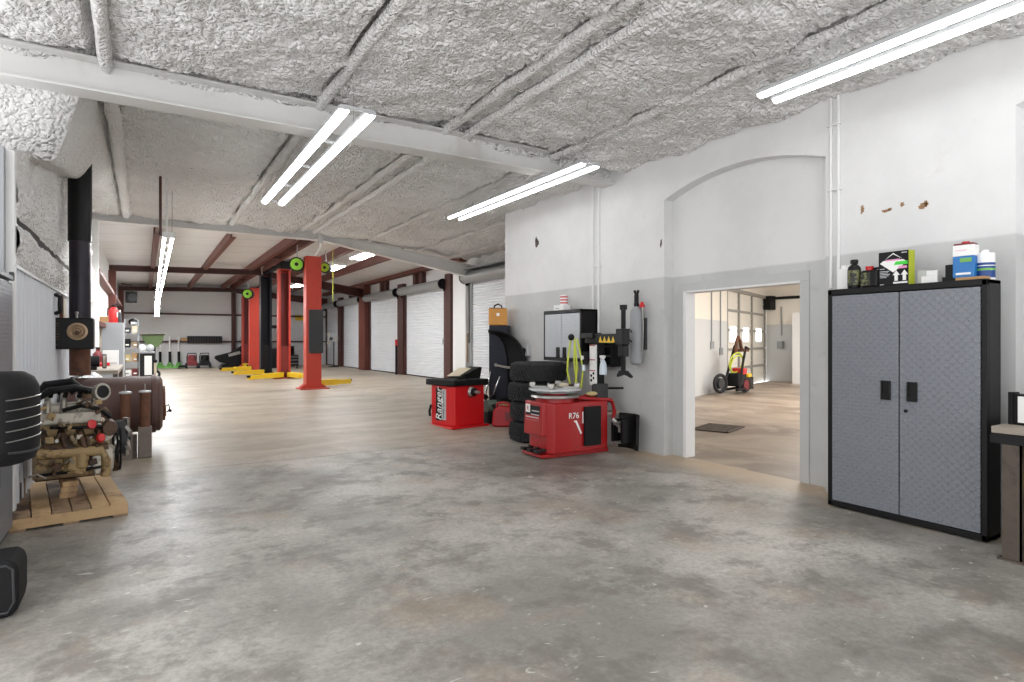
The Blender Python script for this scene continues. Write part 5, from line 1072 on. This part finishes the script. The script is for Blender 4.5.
# snow-plough like black attachment
t = thing('black_attachment', 'long low black machine boom sloping down toward the mowers at the far wall', 'machine', (3.2, 27.7, FAR))
b = B(); b.prism([(-.70, .38), (-.66, .48), (-.1, .62), (.55, 1.02), (.75, 1.0), (.72, .15), (.1, .05), (-.5, .22)], 'y', -.2, .3); b.mk('boom', 'blk2', t, bev=.03)
b = B(); b.bar((-.2, -.24, .50), (.25, -.24, .62), .02, .12); b.mk('silver_plate', 'steel', t); b = B(); b.prism([(-.5, .0), (.7, .0), (.6, .14), (-.4, .14)], 'y', -.3, .4); b.mk('skid', 'black', t); b = B(); b.prism([(.35, .02), (.72, .02), (.60, .62), (.45, .66), (.30, .4)], 'y', -.34, -.3); b.mk('side_shield', 'grey_d', t)
b = B(); b.box(.48, .80, -.1, .2, 1.0, 1.75); b.mk('mast', 'black', t, bev=.03); B().torus((.55, -.14, 1.5), .09, .03, (0.2, 1, 0), 20, 8).mk('ring', 'steel', t, smooth=True)

# ================================================================= LIFTS
def lift_column(lbl, loc, open_face, Ht=3.04, mat='liftred', pad=False, arms=()):
    """red C-section lift post, base plate, carriage, arms; open_face +1 opens toward +y, -1 toward the camera"""
    t = thing('lift_column', lbl, 'lift column', loc, 0, 'car lift columns')
    s = open_face; w = .17
    b = B(); b.box(-w, w, -s * .14 - .008, -s * .14 + .008, .02, Ht); b.box(-w, -w + .016, -.14, .14, .02, Ht); b.box(w - .016, w, -.14, .14, .02, Ht)
    b.box(-w, -w + .06, s * .14 - .008, s * .14 + .008, .02, Ht); b.box(w - .06, w, s * .14 - .008, s * .14 + .008, .02, Ht); b.box(-w, w, -.145, .145, Ht - .03, Ht)
    b.mk('post', mat, t, bev=.006)
    b = B(); b.box(-.32, .32, -.28, .26, 0, .025); b.prism([(-.31, .025), (-w, .13), (-w, .025)], 'y', -.12, .12); b.prism([(.31, .025), (w, .13), (w, .025)], 'y', -.12, .12); b.mk('base_plate', mat, t, bev=.004)
    c = B(); c.box(-w + .03, w - .03, -.10, .10, .10, .95); c.mk('carriage', 'liftdk' if mat == 'liftred' else 'black', t)
    if s < 0: bx(-w + .02, w - .02, .10, .125, .02, Ht - .1).mk('inner_face', 'liftdk' if mat == 'liftred' else 'liftblk', t)
    for (x0, y0, x1, y1, mm) in arms:
        a0 = Vector((x0, y0, .12)); a1 = Vector((x1, y1, .10)); mid = a0.lerp(a1, .55)
        ar = B().bar(a0, mid, .17, .14).mk('arm', mm, t, bev=.006); B().bar(mid - (a1 - a0) * .1, a1, .12, .11).mk('arm_extension', mm, ar, bev=.005); B().lathe([(0, 0), (.05, 0), (.06, .03), (.06, .06), (0, .06)], tuple(a1), n=18).mk('pad', 'blkr', ar, smooth=True)
        B().cyl((a0.x, a0.y, .04), (a0.x, a0.y, .20), .06, n=16).mk('pivot', 'black', ar, smooth=True)
    if pad:
        bx(-.12, .205, -.185, -.15, .82, 1.82).mk('door_bumper', 'grey_d', t, bev=.015)
    return t
lift_column('near red lift column with a dark grey pad, its back to the camera', (3.31, 14.2, FAR), 1, 3.04, 'liftred', True, ((.18, .15, 1.05, .65, 'yel'),))
lift_column('red lift column open toward the camera, behind the padded one', (3.53, 18.7, FAR), -1, 3.22, 'liftred', False, ((-.10, -.22, -1.10, -1.05, 'yel'), (.12, -.25, .45, -1.5, 'yel')))
lift_column('far red lift column seen from behind, beside the blue-black column', (3.44, 23.7, FAR), 1, 3.04, 'liftred', False, ((-.15, -.20, -1.15, -.55, 'yel'),))
lift_column('furthest red lift column, open and dark inside, by the black machine', (3.62, 27.0, FAR), -1, 3.0, 'liftred', False, ((-.1, -.22, -.1, -1.2, 'yel'),))
lift_column('tall blue-black lift column between the red lifts', (3.36, 20.75, FAR), -1, 3.30, 'liftblk', False, ((-.1, -.25, -1.0, -.35, 'yel'),))
t = thing('lift_crossbeam', 'black overhead crossbeam joining the blue-black column to the red lift', 'crossbeam', (3.42, 19.8, FAR + 3.24)); b = B(); b.bar((-.05, .80, .12), (.10, -1.1, .12), .14, .16); b.mk('beam', 'black', t, bev=.01); bx(-.02, .30, -1.32, -.98, -.02, .21).mk('power_unit', 'black', t, bev=.015); B().tube([(-.2, .7, .0), (-.3, .2, .15), (0.0, -.6, .18)], .025, 7).mk('cable', 'steel', t, smooth=True)
# hose reels
vx2 = Vector((.72, -.69, 0)).normalized()
def reel(lbl, loc, rr, ax, post):
    t = thing('hose_reel', lbl, 'hose reel', loc, 0, 'green hose reels'); a = Vector(ax).normalized()
    B().cyl(-a * .05, a * .13, rr, n=30).mk('drum', 'blk2', t, smooth=True)
    b = B(); b.lathe([(rr * .34, 0), (rr * .80, 0), (rr * .82, .012), (rr * .34, .016)], a * .131, a, n=30); b.mk('green_disc', 'green', t, smooth=True)
    B().cyl(a * .12, a * .165, rr * .25, n=18).mk('hub', 'blk2', t, smooth=True); B().torus(a * .135, rr * .92, rr * .09, a, 30, 8).mk('rim', 'black', t, smooth=True)
    B().bar((0, 0, 0), post, .06, .03).mk('bracket', 'steel', t); B().tube([(0, .02, rr), (0, .03, rr + .3)], .012, 6).mk('hanger', 'drum', t)
    return t
reel('green-faced hose reel high beside the padded lift column, larger of the two', (3.02, 14.40, 3.165), .165, (-.35, -1, 0), (.22, -.08, 0))
reel('green-faced hose reel high on the padded lift column, on the roll-up door side', (3.67, 14.40, 3.13), .125, (-.5, -1, 0), (-.22, -.08, 0))
reel('green-faced hose reel high between the two far red columns', (3.10, 22.6, 3.04), .18, (-.4, -1, 0), (.20, 1.0, 0))
tag(B().tube([(3.99, 15.0, 3.70), (3.99, 15.0, 2.8), (3.99, 15.0, 2.40)], .007, 6).mk('air_line_drop', 'hose', smooth=True), 'thin yellow-green air line hanging beside the padded lift column', 'air line')
st('trim_32', B().tube([(3.34, 13.5, 3.6), (3.36, 13.7, 3.48), (3.33, 14.05, 3.36)], .014, 6), 'white')

# ---- far clutter behind the lifts
t = thing('tire_machine', 'black tyre machine with a tall mast behind the blue-black column', 'machine', (4.62, 26.2, FAR)); bx(-.45, .45, -.3, .3, 0, .8).mk('body', 'blk2', t, bev=.03); bx(.1, .35, -.1, .1, .8, 1.7).mk('mast', 'black', t, bev=.01); bx(-.2, .4, -.08, .08, 1.62, 1.75).mk('arm', 'black', t, bev=.01); B().lathe([(0, .8), (.3, .8), (.3, .86), (0, .86)], (-.2, 0, 0), n=24).mk('turntable', 'steel', t, smooth=True)
t = thing('spare_wheel', 'wheel with a pale rim standing behind the blue-black column', 'wheel', (3.95, 25.2, FAR + .36)); B().torus((0, 0, 0), .27, .09, (.35, -1, 0), 36, 12).mk('tire', 'tire', t, smooth=True); b = B(); b.lathe([(0, .02), (.05, .03), (.06, 0), (.19, .0), (.21, .05), (.20, -.05), (0, -.04)], (0, 0, 0), (.35, -1, 0), n=30); b.mk('rim', 'steel', t, smooth=True)
t = thing('drum_barrel', 'black oil drum against the far wall behind the second red column', 'drum', (5.35, 27.5, FAR)); B().lathe([(0, 0), (.28, 0), (.29, .02), (.28, .28), (.295, .3), (.28, .32), (.28, .58), (.295, .6), (.28, .62), (.29, .86), (.28, .88), (0, .87)], n=32).mk('drum', 'black', t, smooth=True); B().cyl((.12, 0, .87), (.12, 0, .90), .03, n=14).mk('bung', 'steel', t); b = B(); b.tube([(-.08, 0, .87), (-.08, 0, 1.35), (-.2, 0, 1.42)], .03, 8); b.mk('pump', 'grey_d', t, smooth=True)
t = thing('yellow_sign', 'small yellow sign on the far wall girt behind the lifts', 'sign', (6.05, 28.36, 2.46)); bx(-.2, .2, -.01, .01, -.12, .12).mk('panel', 'yel', t); bx(-.12, .12, -.014, -.01, -.02, .02).mk('print', 'orange', t)
t = thing('pedestal_fan', 'grey pedestal fan in front of the last roll-up door', 'fan', (6.85, 25.6, FAR)); B().lathe([(0, 0), (.22, 0), (.22, .02), (.05, .05), (0, .05)], n=24).mk('base', 'blk2', t, smooth=True); B().cyl((0, 0, .03), (0, 0, 1.05), .025, n=12).mk('pole', 'grey_d', t, smooth=True)
cg = Vector((-.12, -.05, 1.2)); ax = Vector((-.45, -.9, 0)).normalized()
b = B()
for r in (.08, .16, .24, .30): b.torus(cg + ax * .06 * (1 - r), r, .006, ax, 30, 5)
for i in range(16):
    a = ax.orthogonal().normalized(); bb = ax.cross(a); e = a * cos(i * pi / 8) + bb * sin(i * pi / 8); b.tube([cg + e * .03 + ax * .06, cg + e * .30 + ax * .04], .004, 4)
b.mk('cage', 'grey', t, smooth=True)
for i in range(3):
    a = ax.orthogonal().normalized(); bb = ax.cross(a); th = i * 2 * pi / 3; e = a * cos(th) + bb * sin(th); f_ = a * cos(th + .5) + bb * sin(th + .5); q = B(); q._add([cg + e * .04, cg + e * .27, cg + f_ * .27 + ax * .03, cg + f_ * .05 + ax * .03], [(0, 1, 2, 3)]); o = q.mk('blade', 'beige', t); o.modifiers.new('t', 'SOLIDIFY').thickness = .006
B().cyl(cg - ax * .14, cg + ax * .03, .07, n=18).mk('motor', 'black', t, smooth=True)
t = thing('door_bollard', 'thin red and black post by the roll-up door guides', 'post', (7.05, 18.75, FAR)); bx(-.03, .03, -.03, .03, 0, 1.0).mk('post', 'blk2', t); bx(-.035, .035, -.035, .035, .95, 1.15).mk('red_head', 'red', t, bev=.01)
t = thing('black_tool_cart', 'low dark tool cart in front of the far wall, behind the padded lift column', 'cart', (5.0, 25.0, FAR)); bx(-.35, .25, -.2, .2, .12, .55).mk('cabinet', 'blk2', t, bev=.01)
for x in (-.28, .18): B().cyl((x, -.15, .06), (x + .03, -.15, .06), .06, n=14).mk('caster', 'black', t, smooth=True)
for z in (.2, .34, .46): bx(-.33, .23, -.212, -.2, z, z + .015).mk('drawer_pull', 'steel', t)

# ================================================================= CAMERA, WORLD, RENDER SETTINGS
cam = bpy.data.cameras.new('camera'); cam.sensor_width = 36.0; cam.lens = 36.0 * 600 / 1024; cam.clip_start = 0.05; cam.clip_end = 200
co = bpy.data.objects.new('camera', cam); C.objects.link(co); co.location = (0, 0, 1.41); co.rotation_euler = (radians(90), 0, -math.atan2(368, 600))
SC.camera = co
w = bpy.data.worlds.new('world'); SC.world = w; w.use_nodes = True
bg = w.node_tree.nodes['Background']; bg.inputs[0].default_value = (0.98, 0.985, 1.0, 1); bg.inputs[1].default_value = 1.9
def area(name, loc, rot, sx, sy, power, col=(1, .98, .95)):
    l = bpy.data.lights.new(name, 'AREA'); l.shape = 'RECTANGLE'; l.size = sx; l.size_y = sy; l.energy = power; l.color = col
    o = bpy.data.objects.new(name, l); C.objects.link(o); o.location = loc; o.rotation_euler = rot; return o
# fill lights added under the side room's ceiling, without any fixtures
area('side_room_fill', (12.0, 7.0, 3.6), (0, 0, 0), 3.0, 1.0, 170, (1, .96, .9))
area('side_room_fill', (16.5, 8.0, 3.6), (0, 0, 0), 3.0, 1.0, 170, (1, .96, .9))
SC.view_settings.view_transform = 'Standard'; SC.view_settings.look = 'None'; SC.view_settings.exposure = 0.42; SC.view_settings.gamma = 1.0; SC.view_settings.use_curve_mapping = False
SC.cycles.use_denoising = True; SC.cycles.max_bounces = 8; SC.cycles.diffuse_bounces = 6; SC.cycles.sample_clamp_indirect = 8.0
